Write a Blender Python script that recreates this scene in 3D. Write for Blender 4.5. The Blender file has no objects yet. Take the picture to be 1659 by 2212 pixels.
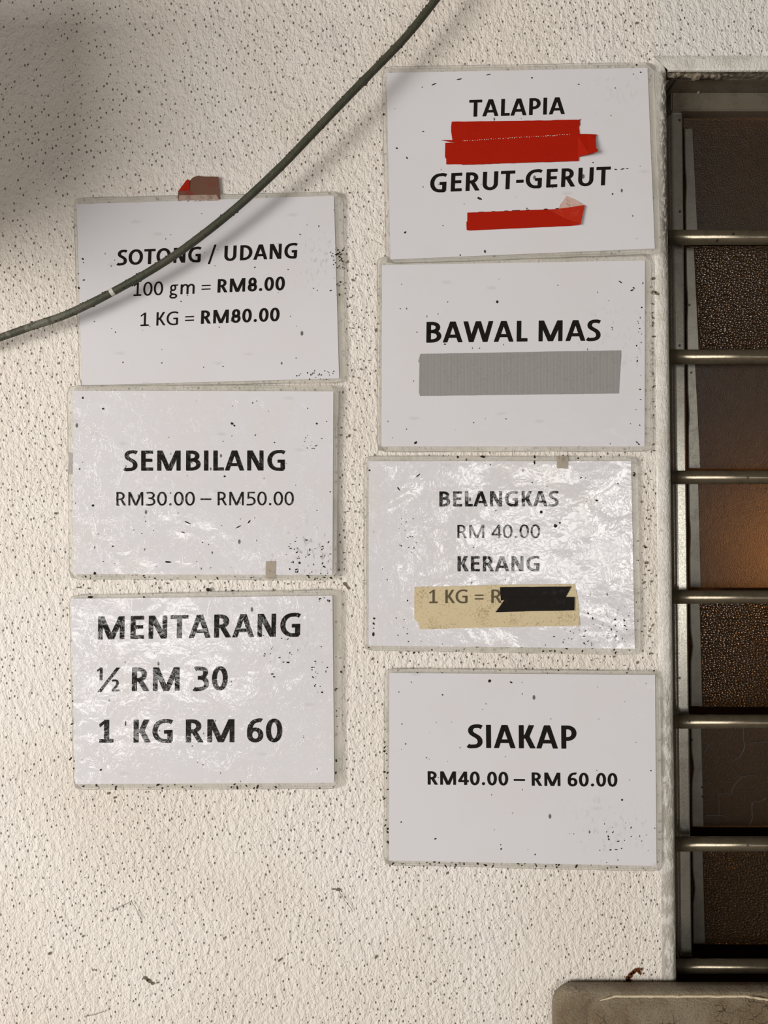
import bpy, bmesh, math, random
from mathutils import Vector, noise as mnoise
random.seed(7)
sc = bpy.context.scene
COL = sc.collection

# ------------------------------------------------------------------ camera, light, exposure
S = 0.00052            # metres on the wall for one photograph pixel
D = 0.80               # distance from camera to wall
ZC = 1.50              # camera height
cam_d = bpy.data.cameras.new('camera')
cam = bpy.data.objects.new('camera', cam_d)
COL.objects.link(cam)
cam.location = (0, -D, ZC)
cam.rotation_euler = (math.pi / 2, 0, 0)
cam_d.sensor_fit = 'VERTICAL'
cam_d.sensor_height = 24
cam_d.sensor_width = 18
cam_d.lens = 24 * D / (2212 * S)
cam_d.clip_start = 0.01
sc.camera = cam

sc.view_settings.view_transform = 'Standard'
sc.view_settings.look = 'None'
sc.view_settings.exposure = 0.0
sc.view_settings.gamma = 1.0
sc.view_settings.use_curve_mapping = False

world = bpy.data.worlds.new('room_ambient')
sc.world = world
world.use_nodes = True
world.node_tree.nodes['Background'].inputs['Color'].default_value = (1.0, 0.80, 0.58, 1)
world.node_tree.nodes['Background'].inputs['Strength'].default_value = 0.06


def area(name, loc, target, sx, sy, radiance, color):
    l = bpy.data.lights.new(name, 'AREA')
    l.shape = 'RECTANGLE'
    l.size, l.size_y = sx, sy
    l.energy = radiance * math.pi * sx * sy
    l.color = color
    o = bpy.data.objects.new(name, l)
    COL.objects.link(o)
    o.location = loc
    o.rotation_euler = (Vector(target) - Vector(loc)).to_track_quat('-Z', 'Y').to_euler()
    return o


# daylight openings of the place: a low one at the left, and the open shopfront behind the camera
area('side_opening_light', (-3.2, -2.7, 1.15), (0.05, 0, 1.35), 1.9, 1.9, 15.7, (1.0, 0.962, 0.92))
area('shopfront_light_a', (-1.20, -3.0, 0.82), (-1.20, 0, 0.82), 0.72, 0.50, 6.5, (1.0, 0.97, 0.94))
area('shopfront_light_b', (0.78, -3.0, 1.34), (0.78, 0, 1.34), 0.85, 0.62, 7.2, (1.0, 0.97, 0.94))
area('shopfront_light_c', (1.47, -3.0, 1.25), (1.47, 0, 1.25), 0.34, 1.00, 10.0, (1.0, 0.97, 0.92))

# ------------------------------------------------------------------ helpers


def W(px, py, y=0.0):
    k = (D + y) / D * S
    return Vector(((px - 829.5) * k, y, ZC - (py - 1106.0) * k))


def mesh_obj(name, verts, faces, mat, parent=None, smooth=False, uvs=None):
    me = bpy.data.meshes.new(name)
    me.from_pydata([tuple(v) for v in verts], [], faces)
    if mat is not None:
        me.materials.append(mat)
    if smooth:
        me.polygons.foreach_set('use_smooth', [True] * len(me.polygons))
    if uvs is not None:
        uvl = me.uv_layers.new(name='UVMap')
        for lp in me.loops:
            uvl.data[lp.index].uv = uvs[lp.vertex_index]
    me.validate()
    me.update()
    o = bpy.data.objects.new(name, me)
    COL.objects.link(o)
    if parent is not None:
        o.parent = parent
    return o


def thing(name, label, cat, loc=(0, 0, 0), group=None):
    o = bpy.data.objects.new(name, None)
    o.empty_display_size = 0.05
    COL.objects.link(o)
    o.location = loc
    tag(o, label, cat, group)
    return o


def tag(o, label=None, cat=None, group=None, kind=None):
    if label: o['label'] = label
    if cat: o['category'] = cat
    if group: o['group'] = group
    if kind: o['kind'] = kind
    return o


def box(x0, x1, y0, y1, z0, z1):
    v = [(x, y, z) for x in (x0, x1) for y in (y0, y1) for z in (z0, z1)]
    f = [(0, 1, 3, 2), (4, 6, 7, 5), (0, 4, 5, 1), (2, 3, 7, 6), (0, 2, 6, 4), (1, 5, 7, 3)]
    return v, f


class MB:
    def __init__(s): s.v, s.f = [], []

    def add(s, vf):
        n = len(s.v)
        s.v += [tuple(a) for a in vf[0]]
        s.f += [tuple(i + n for i in q) for q in vf[1]]
        return s

    def obj(s, name, mat, parent=None, smooth=False):
        return mesh_obj(name, s.v, s.f, mat, parent, smooth)


def tube(points, radii, n=14, caps=True):
    pts = [Vector(p) for p in points]
    vs, fs = [], []
    up = Vector((0, 1, 0.013)).normalized()
    for i, p in enumerate(pts):
        t = (pts[min(i + 1, len(pts) - 1)] - pts[max(i - 1, 0)]).normalized()
        a = up.cross(t)
        if a.length < 1e-4: a = Vector((1, 0, 0)).cross(t)
        a.normalize()
        b = t.cross(a)
        r = radii[i] if isinstance(radii, (list, tuple)) else radii
        for k in range(n):
            w = 2 * math.pi * k / n
            vs.append(p + (a * math.cos(w) + b * math.sin(w)) * r)
    for i in range(len(pts) - 1):
        for k in range(n):
            k2 = (k + 1) % n
            fs.append((i * n + k, i * n + k2, (i + 1) * n + k2, (i + 1) * n + k))
    if caps:
        fs.append(tuple(range(n - 1, -1, -1)))
        fs.append(tuple((len(pts) - 1) * n + k for k in range(n)))
    return vs, fs


def catmull(pts, sub):
    P = [Vector(p) for p in pts]
    P = [P[0] * 2 - P[1]] + P + [P[-1] * 2 - P[-2]]
    out = []
    for i in range(1, len(P) - 2):
        for k in range(sub):
            t = k / sub
            a, b, c, d = P[i - 1], P[i], P[i + 1], P[i + 2]
            out.append(0.5 * ((2 * b) + (c - a) * t + (2 * a - 5 * b + 4 * c - d) * t * t + (3 * b - a - 3 * c + d) * t ** 3))
    out.append(P[-2])
    return out


# ------------------------------------------------------------------ node helpers
class NT:
    def __init__(s, name):
        s.m = bpy.data.materials.new(name)
        s.m.use_nodes = True
        s.t = s.m.node_tree
        s.b = s.t.nodes['Principled BSDF']
        s.out = s.t.nodes['Material Output']

    def n(s, typ, **kw):
        nd = s.t.nodes.new(typ)
        for k, v in kw.items():
            setattr(nd, k, v)
        return nd

    def link(s, a, b): s.t.links.new(a, b)

    def set(s, node, **kw):
        for k, v in kw.items():
            key = k.replace('_', ' ')
            if hasattr(v, 'is_linked') or hasattr(v, 'links'):
                s.link(v, node.inputs[key])
            else:
                node.inputs[key].default_value = v

    def pos(s): 
        return s.n('ShaderNodeNewGeometry').outputs['Position']

    def mapping(s, vec, scale=(1, 1, 1), loc=(0, 0, 0), rot=(0, 0, 0)):
        m = s.n('ShaderNodeMapping')
        s.link(vec, m.inputs['Vector'])
        m.inputs['Scale'].default_value = scale
        m.inputs['Location'].default_value = loc
        m.inputs['Rotation'].default_value = rot
        return m.outputs[0]

    def noise(s, vec, scale, detail=2, rough=0.5, dist=0.0):
        nd = s.n('ShaderNodeTexNoise')
        s.link(vec, nd.inputs['Vector'])
        nd.inputs['Scale'].default_value = scale
        nd.inputs['Detail'].default_value = detail
        nd.inputs['Roughness'].default_value = rough
        nd.inputs['Distortion'].default_value = dist
        return nd.outputs['Fac']

    def voro(s, vec, scale, feature='F1', rnd=1.0):
        nd = s.n('ShaderNodeTexVoronoi', feature=feature)
        nd.voronoi_dimensions = '2D'
        sp = s.n('ShaderNodeSeparateXYZ')
        cb = s.n('ShaderNodeCombineXYZ')
        s.link(vec, sp.inputs[0])
        s.link(sp.outputs[0], cb.inputs[0])
        s.link(sp.outputs[2], cb.inputs[1])
        s.link(cb.outputs[0], nd.inputs['Vector'])
        nd.inputs['Scale'].default_value = scale
        nd.inputs['Randomness'].default_value = rnd
        return nd

    def ramp(s, fac, lo, hi, a=0.0, b=1.0):
        nd = s.n('ShaderNodeMapRange')
        nd.interpolation_type = 'SMOOTHSTEP'
        s.link(fac, nd.inputs['Value'])
        nd.inputs['From Min'].default_value = lo
        nd.inputs['From Max'].default_value = hi
        nd.inputs['To Min'].default_value = a
        nd.inputs['To Max'].default_value = b
        return nd.outputs['Result']

    def math(s, op, a, b=None):
        nd = s.n('ShaderNodeMath', operation=op)
        for i, x in enumerate((a, b)):
            if x is None: continue
            if isinstance(x, (int, float)): nd.inputs[i].default_value = x
            else: s.link(x, nd.inputs[i])
        return nd.outputs[0]

    def mix(s, fac, a, b):
        nd = s.n('ShaderNodeMix', data_type='RGBA')
        if isinstance(fac, (int, float)): nd.inputs[0].default_value = fac
        else: s.link(fac, nd.inputs[0])
        for i, x in ((6, a), (7, b)):
            if isinstance(x, tuple): nd.inputs[i].default_value = (*x, 1)
            else: s.link(x, nd.inputs[i])
        return nd.outputs[2]

    def bump(s, height, strength, dist, normal=None):
        nd = s.n('ShaderNodeBump')
        s.link(height, nd.inputs['Height'])
        nd.inputs['Strength'].default_value = strength
        nd.inputs['Distance'].default_value = dist
        if normal is not None: s.link(normal, nd.inputs['Normal'])
        return nd.outputs['Normal']


def simple(name, color, rough=0.6, metal=0.0, spec=0.5):
    t = NT(name)
    t.set(t.b, Base_Color=(*color, 1), Roughness=rough, Metallic=metal)
    t.b.inputs['Specular IOR Level'].default_value = spec
    return t.m


# ------------------------------------------------------------------ materials
def wall_material():
    t = NT('pitted_wall_paint')
    p = t.pos()
    warp = t.n('ShaderNodeTexNoise')
    t.link(p, warp.inputs['Vector'])
    warp.inputs['Scale'].default_value = 60
    pm = t.mapping(p, scale=(1, 1, 0.72), rot=(0, 0.45, 0))
    fine = t.noise(pm, 430, 3, 0.6)
    mid = t.noise(pm, 170, 2, 0.5)
    vd = t.voro(pm, 150)
    sel = t.n('ShaderNodeSeparateColor')
    t.link(vd.outputs['Color'], sel.inputs[0])
    patch = t.noise(p, 9, 2, 0.5)
    dens = t.ramp(patch, 0.3, 0.7, 0.4, 0.95)
    on = t.math('LESS_THAN', sel.outputs[0], dens)
    size = t.ramp(sel.outputs[1], 0.0, 1.0, 0.05, 0.15)
    ratio = t.math('DIVIDE', vd.outputs['Distance'], size)
    pit = t.math('MULTIPLY', t.ramp(ratio, 0.55, 1.15, 1.0, 0.0), on)
    vd2 = t.voro(pm, 40)
    sel2 = t.n('ShaderNodeSeparateColor')
    t.link(vd2.outputs['Color'], sel2.inputs[0])
    on2 = t.math('LESS_THAN', sel2.outputs[0], 0.05)
    spot = t.math('MULTIPLY', t.ramp(t.math('ADD', vd2.outputs['Distance'], t.math('MULTIPLY', fine, 0.10)), 0.05, 0.10, 1.0, 0.0), on2)
    big = t.noise(p, 3.2, 3, 0.55)
    base = t.mix(t.ramp(big, 0.35, 0.7), (0.74, 0.68, 0.605), (0.81, 0.768, 0.712))
    stain = t.ramp(t.noise(p, 14, 4, 0.6), 0.56, 0.75)
    base = t.mix(t.math('MULTIPLY', stain, 0.28), base, (0.60, 0.56, 0.56))
    gn = t.n('ShaderNodeSeparateXYZ')
    t.link(t.n('ShaderNodeNewGeometry').outputs['True Normal'], gn.inputs[0])
    facing = t.math('GREATER_THAN', t.math('ABSOLUTE', gn.outputs[1]), 0.5)
    pit = t.math('MULTIPLY', pit, facing)
    spot = t.math('MULTIPLY', spot, facing)
    sepw = t.n('ShaderNodeSeparateXYZ')
    t.link(p, sepw.inputs[0])
    repaint = t.math('MULTIPLY', t.ramp(t.math('ADD', sepw.outputs[0], t.math('MULTIPLY', big, 0.02)), 0.312, 0.320), t.math('GREATER_THAN', sepw.outputs[2], 1.98))
    base = t.mix(t.math('MULTIPLY', repaint, 0.6), base, (0.70, 0.69, 0.66))
    c = t.mix(t.math('MULTIPLY', pit, 0.85), base, (0.11, 0.085, 0.06))
    c = t.mix(t.math('MULTIPLY', spot, 0.7), c, (0.10, 0.08, 0.055))
    t.link(c, t.b.inputs['Base Color'])
    t.b.inputs['Roughness'].default_value = 0.62
    t.b.inputs['Specular IOR Level'].default_value = 0.35
    hgt = t.math('ADD', t.math('MULTIPLY', fine, 0.55), t.math('MULTIPLY', mid, 0.9))
    hgt = t.math('SUBTRACT', hgt, t.math('MULTIPLY', pit, 0.55))
    t.link(t.bump(hgt, 0.9, 0.0036), t.b.inputs['Normal'])
    return t.m


def margin_material():
    t = NT('smooth_plaster_margin')
    p = t.pos()
    n1 = t.noise(p, 40, 5, 0.65)
    n2 = t.noise(t.mapping(p, scale=(1, 1, 0.5)), 330, 3, 0.6)
    cr = t.voro(p, 170, 'DISTANCE_TO_EDGE').outputs['Distance']
    base = t.mix(t.ramp(n1, 0.3, 0.6), (0.55, 0.52, 0.46), (0.70, 0.675, 0.62))
    sep = t.n('ShaderNodeSeparateXYZ')
    t.link(p, sep.inputs[0])
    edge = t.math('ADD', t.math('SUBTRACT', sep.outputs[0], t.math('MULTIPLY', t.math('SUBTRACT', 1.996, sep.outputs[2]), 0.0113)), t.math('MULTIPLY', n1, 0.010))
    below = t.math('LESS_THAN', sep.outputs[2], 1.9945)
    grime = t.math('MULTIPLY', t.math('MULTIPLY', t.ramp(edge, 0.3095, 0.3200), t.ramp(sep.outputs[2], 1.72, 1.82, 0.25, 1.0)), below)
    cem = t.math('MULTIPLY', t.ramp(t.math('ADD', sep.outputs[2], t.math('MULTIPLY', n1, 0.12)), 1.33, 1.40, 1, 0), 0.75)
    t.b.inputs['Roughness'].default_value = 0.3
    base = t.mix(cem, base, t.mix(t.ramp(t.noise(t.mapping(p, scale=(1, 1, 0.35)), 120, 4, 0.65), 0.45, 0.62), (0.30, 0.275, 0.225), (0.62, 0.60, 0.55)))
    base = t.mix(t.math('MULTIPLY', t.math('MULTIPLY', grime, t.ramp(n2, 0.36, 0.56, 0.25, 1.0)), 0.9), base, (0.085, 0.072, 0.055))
    base = t.mix(t.math('MULTIPLY', t.ramp(t.noise(p, 160, 4, 0.7), 0.60, 0.72), 0.6), base, (0.2, 0.18, 0.15))
    t.link(base, t.b.inputs['Base Color'])
    t.b.inputs['Roughness'].default_value = 0.30
    hgt = t.math('ADD', t.math('MULTIPLY', n2, 0.7), t.math('MULTIPLY', t.ramp(cr, 0, 0.12), 0.08))
    t.link(t.bump(hgt, 0.9, 0.0020), t.b.inputs['Normal'])
    return t.m


def coat_normal(t, wrinkle):
    p = t.pos()
    pw = t.mapping(p, rot=(0, 0.5, 0), scale=(1, 1, 1.5))
    a = t.noise(pw, 14, 1.5, 0.5, 0.5)
    m = t.noise(pw, 46, 2, 0.5, 0.9)
    b = t.noise(p, 260, 2, 0.5)
    c = t.noise(p, 70, 4, 0.65, 1.2)
    creases = t.math('ABSOLUTE', t.math('SUBTRACT', c, 0.5))
    h = t.math('ADD', t.math('MULTIPLY', a, 5.5 * wrinkle), t.math('MULTIPLY', b, 0.03 + 0.10 * wrinkle))
    h = t.math('ADD', h, t.math('MULTIPLY', m, 0.55 * wrinkle))
    h = t.math('ADD', h, t.math('MULTIPLY', t.ramp(creases, 0, 0.04), 0.07 * wrinkle))
    return t.bump(h, 0.55, 0.0022)


def paper_material(name, wrinkle, dirt_uv, dirt, color=(0.668, 0.655, 0.682)):
    t = NT(name)
    p = t.pos()
    uv = t.n('ShaderNodeUVMap').outputs[0]
    pm = t.mapping(p, rot=(0, 0.6, 0), scale=(1, 1, 0.6))
    vd = t.voro(pm, 66)
    sel = t.n('ShaderNodeSeparateColor')
    t.link(vd.outputs['Color'], sel.inputs[0])
    on = t.math('LESS_THAN', sel.outputs[0], 0.05 + 0.05 * dirt)
    sz = t.math('MULTIPLY', t.math('POWER', sel.outputs[1], 3.0), 0.07)
    dot = t.math('MULTIPLY', t.ramp(t.math('SUBTRACT', vd.outputs['Distance'], sz), 0.02, 0.055, 1, 0), on)
    vd3 = t.voro(t.mapping(p, rot=(0, -0.9, 0), scale=(0.45, 1, 1.3)), 48)
    s3 = t.n('ShaderNodeSeparateColor')
    t.link(vd3.outputs['Color'], s3.inputs[0])
    smear = t.math('MULTIPLY', t.ramp(t.math('ADD', vd3.outputs['Distance'], t.math('MULTIPLY', t.noise(p, 500, 3), 0.25)), 0.17, 0.30, 1, 0),
                   t.math('LESS_THAN', s3.outputs[0], 0.06 + 0.05 * dirt))
    # grime gathered round one spot of the sheet
    dn = t.n('ShaderNodeVectorMath', operation='DISTANCE')
    t.link(uv, dn.inputs[0])
    dn.inputs[1].default_value = (dirt_uv[0], dirt_uv[1], 0)
    near = t.ramp(dn.outputs['Value'], 0.0, 0.42, 1, 0)
    g = t.noise(t.mapping(p, rot=(0, 0.7, 0), scale=(1, 1, 0.5)), 230, 5, 0.75)
    grime = t.math('MULTIPLY', t.ramp(t.math('ADD', g, t.math('MULTIPLY', near, 0.12)), 0.64, 0.76), t.math('MULTIPLY', near, dirt))
    haze = t.ramp(t.noise(p, 12, 4, 0.6), 0.45, 0.75)
    c = t.mix(t.math('MULTIPLY', haze, 0.16 + 0.14 * dirt), color, (0.66, 0.62, 0.54))
    c = t.mix(t.math('MULTIPLY', smear, 0.14), c, (0.22, 0.2, 0.17))
    c = t.mix(t.math('MULTIPLY', grime, 0.6), c, (0.16, 0.13, 0.09))
    c = t.mix(t.math('MULTIPLY', dot, 0.85), c, (0.05, 0.04, 0.03))
    t.link(c, t.b.inputs['Base Color'])
    t.b.inputs['Roughness'].default_value = 0.7
    t.b.inputs['Specular IOR Level'].default_value = 0.1
    t.b.inputs['Coat Weight'].default_value = 1.0
    t.b.inputs['Coat IOR'].default_value = 1.55
    t.b.inputs['Coat Roughness'].default_value = 0.09
    t.link(coat_normal(t, wrinkle), t.b.inputs['Coat Normal'])
    return t.m


def ink_material(name, wrinkle, color=(0.006, 0.005, 0.004)):
    t = NT(name)
    t.b.inputs['Base Color'].default_value = (*color, 1)
    t.b.inputs['Roughness'].default_value = 0.7
    t.b.inputs['Specular IOR Level'].default_value = 0.1
    t.b.inputs['Coat Weight'].default_value = 1.0
    t.b.inputs['Coat IOR'].default_value = 1.55
    t.b.inputs['Coat Roughness'].default_value = 0.09
    t.link(coat_normal(t, wrinkle), t.b.inputs['Coat Normal'])
    return t.m


def pouch_material():
    t = NT('laminate_film')
    p = t.pos()
    uv = t.n('ShaderNodeUVMap').outputs[0]      # in metres from the lower left corner
    uv2 = t.n('ShaderNodeUVMap', uv_map='edge').outputs[0]
    sep = t.n('ShaderNodeSeparateXYZ')
    t.link(uv2, sep.inputs[0])
    edge = sep.outputs[0]                        # metres to the nearest rim
    n1 = t.noise(p, 30, 4, 0.6)
    n2 = t.noise(p, 300, 4, 0.7)
    rim = t.math('MULTIPLY', t.ramp(edge, 0.0004, 0.0013, 1, 0), t.ramp(n1, 0.32, 0.55, 0.25, 1.0))
    rim2 = t.math('MULTIPLY', t.ramp(t.math('ABSOLUTE', t.math('SUBTRACT', edge, 0.0030)), 0.0, 0.0006, 1, 0), t.ramp(n1, 0.45, 0.6))
    grime = t.math('MULTIPLY', t.ramp(t.math('ADD', n2, t.math('MULTIPLY', n1, 0.5)), 0.86, 0.98), 1.0)
    vd = t.voro(p, 130)
    sel = t.n('ShaderNodeSeparateColor')
    t.link(vd.outputs['Color'], sel.inputs[0])
    dot = t.math('MULTIPLY', t.ramp(vd.outputs['Distance'], 0.14, 0.26, 1, 0), t.math('LESS_THAN', sel.outputs[0], 0.10))
    c = t.mix(t.ramp(n1, 0.35, 0.7), (0.62, 0.585, 0.51), (0.68, 0.655, 0.60))
    c = t.mix(t.math('MULTIPLY', t.ramp(t.noise(p, 21, 2), 0.52, 0.68), 0.4), c, (0.37, 0.39, 0.27))
    dark = t.math('MAXIMUM', t.math('MAXIMUM', rim, t.math('MULTIPLY', rim2, 0.7)), t.math('MAXIMUM', grime, dot))
    c = t.mix(t.math('MULTIPLY', dark, 0.62), c, (0.10, 0.085, 0.06))
    t.link(c, t.b.inputs['Base Color'])
    t.b.inputs['Roughness'].default_value = 0.22
    tr = t.n('ShaderNodeBsdfTransparent')
    mx = t.n('ShaderNodeMixShader')
    t.link(t.math('MAXIMUM', t.math('MULTIPLY', dark, 0.85), 0.5), mx.inputs[0])
    t.link(tr.outputs[0], mx.inputs[1])
    t.link(t.b.outputs[0], mx.inputs[2])
    t.link(mx.outputs[0], t.out.inputs[0])
    t.link(coat_normal(t, 0.5), t.b.inputs['Normal'])
    return t.m


def tape_material(name, color, rough, dirt_col, dirt_amt, stripes=0.0, coat=0.0, see=0.0, scale=300):
    t = NT(name)
    p = t.pos()
    n = t.noise(p, scale, 4, 0.7)
    n2 = t.noise(p, 45, 3, 0.6)
    d = t.ramp(t.math('ADD', t.math('MULTIPLY', n, 0.7), t.math('MULTIPLY', n2, 0.3)), 0.50, 0.64)
    c = t.mix(t.math('MULTIPLY', d, dirt_amt), color, dirt_col)
    h = t.math('MULTIPLY', n2, 1.0)
    if stripes:
        sep = t.n('ShaderNodeSeparateXYZ')
        t.link(p, sep.inputs[0])
        sn = t.math('SINE', t.math('MULTIPLY', sep.outputs[0], 2 * math.pi / 0.0016))
        c = t.mix(t.ramp(sn, -1, 1, 0, stripes), c, tuple(x * 0.55 for x in color))
        h = t.math('ADD', h, t.math('MULTIPLY', sn, 0.05))
    t.link(c, t.b.inputs['Base Color'])
    t.b.inputs['Roughness'].default_value = rough
    t.b.inputs['Specular IOR Level'].default_value = 0.12
    t.b.inputs['Coat Weight'].default_value = coat
    t.b.inputs['Coat Roughness'].default_value = 0.2
    t.link(t.bump(h, 0.35, 0.001), t.b.inputs['Normal'])
    if see:
        tr = t.n('ShaderNodeBsdfTransparent')
        mx = t.n('ShaderNodeMixShader')
        mx.inputs[0].default_value = see
        t.link(t.b.outputs[0], mx.inputs[1])
        t.link(tr.outputs[0], mx.inputs[2])
        t.link(mx.outputs[0], t.out.inputs[0])
    return t.m


def metal_material(name, color, rough, grime=0.5, metal=0.55):
    t = NT(name)
    p = t.pos()
    n = t.noise(p, 60, 5, 0.65)
    n2 = t.noise(p, 420, 3, 0.7)
    g = t.ramp(t.math('ADD', t.math('MULTIPLY', n, 0.6), t.math('MULTIPLY', n2, 0.4)), 0.45, 0.66)
    c = t.mix(t.math('MULTIPLY', g, grime), color, tuple(x * 0.35 for x in color))
    vd = t.voro(p, 60)
    sel = t.n('ShaderNodeSeparateColor')
    t.link(vd.outputs['Color'], sel.inputs[0])
    dot = t.math('MULTIPLY', t.ramp(vd.outputs['Distance'], 0.06, 0.13, 1, 0), t.math('LESS_THAN', sel.outputs[0], 0.07))
    c = t.mix(t.math('MULTIPLY', dot, 0.85), c, (0.02, 0.016, 0.01))
    t.link(c, t.b.inputs['Base Color'])
    t.link(t.ramp(n2, 0.3, 0.7, rough - 0.03, rough + 0.06), t.b.inputs['Roughness'])
    t.b.inputs['Metallic'].default_value = metal
    t.link(t.bump(n2, 0.05, 0.0006), t.b.inputs['Normal'])
    return t.m


def glass_material(name, kind):
    t = NT(name)
    p = t.pos()
    if kind == 'pebbled':
        v = t.voro(p, 360, 'F1').outputs['Distance']
        nrm = t.bump(t.math('MULTIPLY', v, 1.0), 0.9, 0.0022)
        rough = 0.16
    elif kind == 'fine':
        n = t.noise(p, 700, 2, 0.6)
        n2 = t.noise(p, 70, 3, 0.6)
        nrm = t.bump(t.math('ADD', n, t.math('MULTIPLY', n2, 0.8)), 0.55, 0.0012)
        rough = 0.34
    else:
        n = t.noise(t.mapping(p, scale=(1, 1, 0.5)), 620, 2, 0.6)
        nrm = t.bump(n, 0.55, 0.0014)
        rough = 0.42
    dust = t.ramp(t.noise(p, 24, 4, 0.6), 0.4, 0.75)
    t.link(t.mix(t.math('MULTIPLY', dust, 0.3), (0.42, 0.24, 0.10), (0.34, 0.24, 0.14)), t.b.inputs['Base Color'])
    t.b.inputs['Transmission Weight'].default_value = 0.97
    t.b.inputs['Roughness'].default_value = rough
    t.b.inputs['IOR'].default_value = 1.42
    t.link(nrm, t.b.inputs['Normal'])
    return t.m


def cable_material():
    t = NT('mossy_cable_sheath')
    p = t.pos()
    n = t.noise(p, 55, 5, 0.7)
    n2 = t.noise(p, 420, 4, 0.7)
    c = t.mix(t.ramp(n, 0.38, 0.62), (0.060, 0.056, 0.035), (0.038, 0.043, 0.022))
    c = t.mix(t.math('MULTIPLY', t.ramp(n2, 0.52, 0.7), 0.6), c, (0.022, 0.02, 0.012))
    sep = t.n('ShaderNodeSeparateXYZ')
    t.link(p, sep.inputs[0])
    left = t.ramp(sep.outputs[0], -0.43, -0.28, 1, 0)
    pale = t.math('MULTIPLY', t.ramp(t.noise(t.mapping(p, loc=(3, 1, 2)), 70, 4, 0.7), 0.45, 0.55), left)
    c = t.mix(t.math('MULTIPLY', pale, 0.7), c, (0.20, 0.19, 0.145))
    t.link(c, t.b.inputs['Base Color'])
    t.b.inputs['Roughness'].default_value = 0.55
    t.link(t.bump(t.math('ADD', n2, n), 0.5, 0.0015), t.b.inputs['Normal'])
    return t.m


def vinyl_material():
    t = NT('cracked_tan_vinyl')
    p = t.pos()
    n = t.noise(p, 16, 5, 0.65)
    pm = t.mapping(p, rot=(0, -0.75, 0), scale=(1, 1, 1.9))
    n2 = t.noise(pm, 330, 5, 0.7)
    n3 = t.noise(p, 520, 3, 0.7)
    big = t.noise(pm, 95, 3, 0.6)
    wp = t.n('ShaderNodeTexNoise')
    t.link(p, wp.inputs['Vector'])
    wp.inputs['Scale'].default_value = 60
    wp.inputs['Detail'].default_value = 4
    add = t.n('ShaderNodeMixRGB', blend_type='ADD')
    add.inputs[0].default_value = 0.02
    t.link(p, add.inputs[1])
    t.link(wp.outputs['Color'], add.inputs[2])
    e = t.voro(add.outputs[0], 85, 'DISTANCE_TO_EDGE').outputs['Distance']
    crk = t.math('MULTIPLY', t.ramp(e, 0.0, 0.035, 1, 0), t.ramp(t.noise(p, 24, 3), 0.54, 0.66))
    c = t.mix(t.ramp(n, 0.35, 0.68), (0.30, 0.215, 0.125), (0.46, 0.38, 0.26))
    c = t.mix(t.math('MULTIPLY', t.ramp(n3, 0.5, 0.68), 0.5), c, (0.11, 0.07, 0.035))
    c = t.mix(t.math('MULTIPLY', t.ramp(n2, 0.55, 0.68), 0.6), c, (0.58, 0.50, 0.37))
    c = t.mix(t.math('MULTIPLY', crk, 0.75), c, (0.04, 0.028, 0.016))
    t.link(c, t.b.inputs['Base Color'])
    t.b.inputs['Roughness'].default_value = 0.42
    h = t.math('SUBTRACT', t.math('ADD', t.math('MULTIPLY', n2, 1.3), t.math('ADD', t.math('MULTIPLY', n3, 0.5), t.math('MULTIPLY', big, 0.8))), t.math('MULTIPLY', crk, 1.0))
    t.link(t.bump(h, 1.0, 0.0044), t.b.inputs['Normal'])
    return t.m


M_wall = wall_material()
M_margin = margin_material()
M_film = pouch_material()
M_red = tape_material('red_cloth_tape', (0.36, 0.010, 0.001), 0.6, (0.30, 0.008, 0.001), 0.5, see=0.006)
M_red_gloss = tape_material('red_tape_fold_highlight', (0.42, 0.022, 0.008), 0.35, (0.5, 0.08, 0.05), 0.35, coat=0.6)  # lighter red puts the highlight of the fold into the colour
M_red_back = tape_material('red_tape_adhesive_side', (0.55, 0.38, 0.33), 0.7, (0.12, 0.08, 0.06), 0.45)
M_dirty_red = tape_material('grimy_red_tape', (0.15, 0.075, 0.05), 0.55, (0.20, 0.03, 0.02), 0.7, scale=70)
M_dirty_edge = tape_material('grimy_tape_rim', (0.36, 0.27, 0.22), 0.6, (0.15, 0.08, 0.05), 0.6, scale=160)
M_grey = tape_material('grey_duct_tape', (0.31, 0.295, 0.288), 0.42, (0.24, 0.23, 0.22), 0.5, stripes=0.35)
M_mask = tape_material('yellowed_masking_tape', (0.62, 0.52, 0.33), 0.6, (0.28, 0.19, 0.08), 0.62, see=0.03, scale=420)
M_black = tape_material('black_tape', (0.007, 0.005, 0.004), 0.5, (0.03, 0.025, 0.02), 0.6, scale=120)
M_bit = tape_material('old_clear_tape', (0.42, 0.36, 0.28), 0.4, (0.18, 0.14, 0.09), 0.7, see=0.25)
M_bit_grey = tape_material('grey_clear_tape', (0.40, 0.38, 0.36), 0.4, (0.3, 0.28, 0.26), 0.5, see=0.2)
M_frame = metal_material('dull_aluminium', (0.42, 0.40, 0.35), 0.27, 0.35, 0.75)
M_frame_dark = metal_material('dark_window_metal', (0.16, 0.135, 0.10), 0.45, 0.5, 0.4)
M_clip = metal_material('louvre_clip_metal', (0.235, 0.222, 0.19), 0.36, 0.4, 0.8)
M_bar = metal_material('grille_tube_metal', (0.115, 0.094, 0.062), 0.19, 0.5, 0.55)
M_screw = simple('screw_steel', (0.8, 0.78, 0.72), 0.25, 0.9)
M_peb = glass_material('pebbled_glass', 'pebbled')
M_fine = glass_material('frosted_glass', 'fine')
M_puz = glass_material('patterned_glass', 'puzzle')
M_cable = cable_material()
M_white_mark = simple('white_paint_mark', (0.55, 0.53, 0.47), 0.6)
M_vinyl = vinyl_material()
M_leg = simple('chair_leg_metal', (0.18, 0.17, 0.16), 0.4, 0.7)
M_dirt = simple('dark_dirt', (0.028, 0.021, 0.014), 0.9, 0, 0.1)
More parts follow.
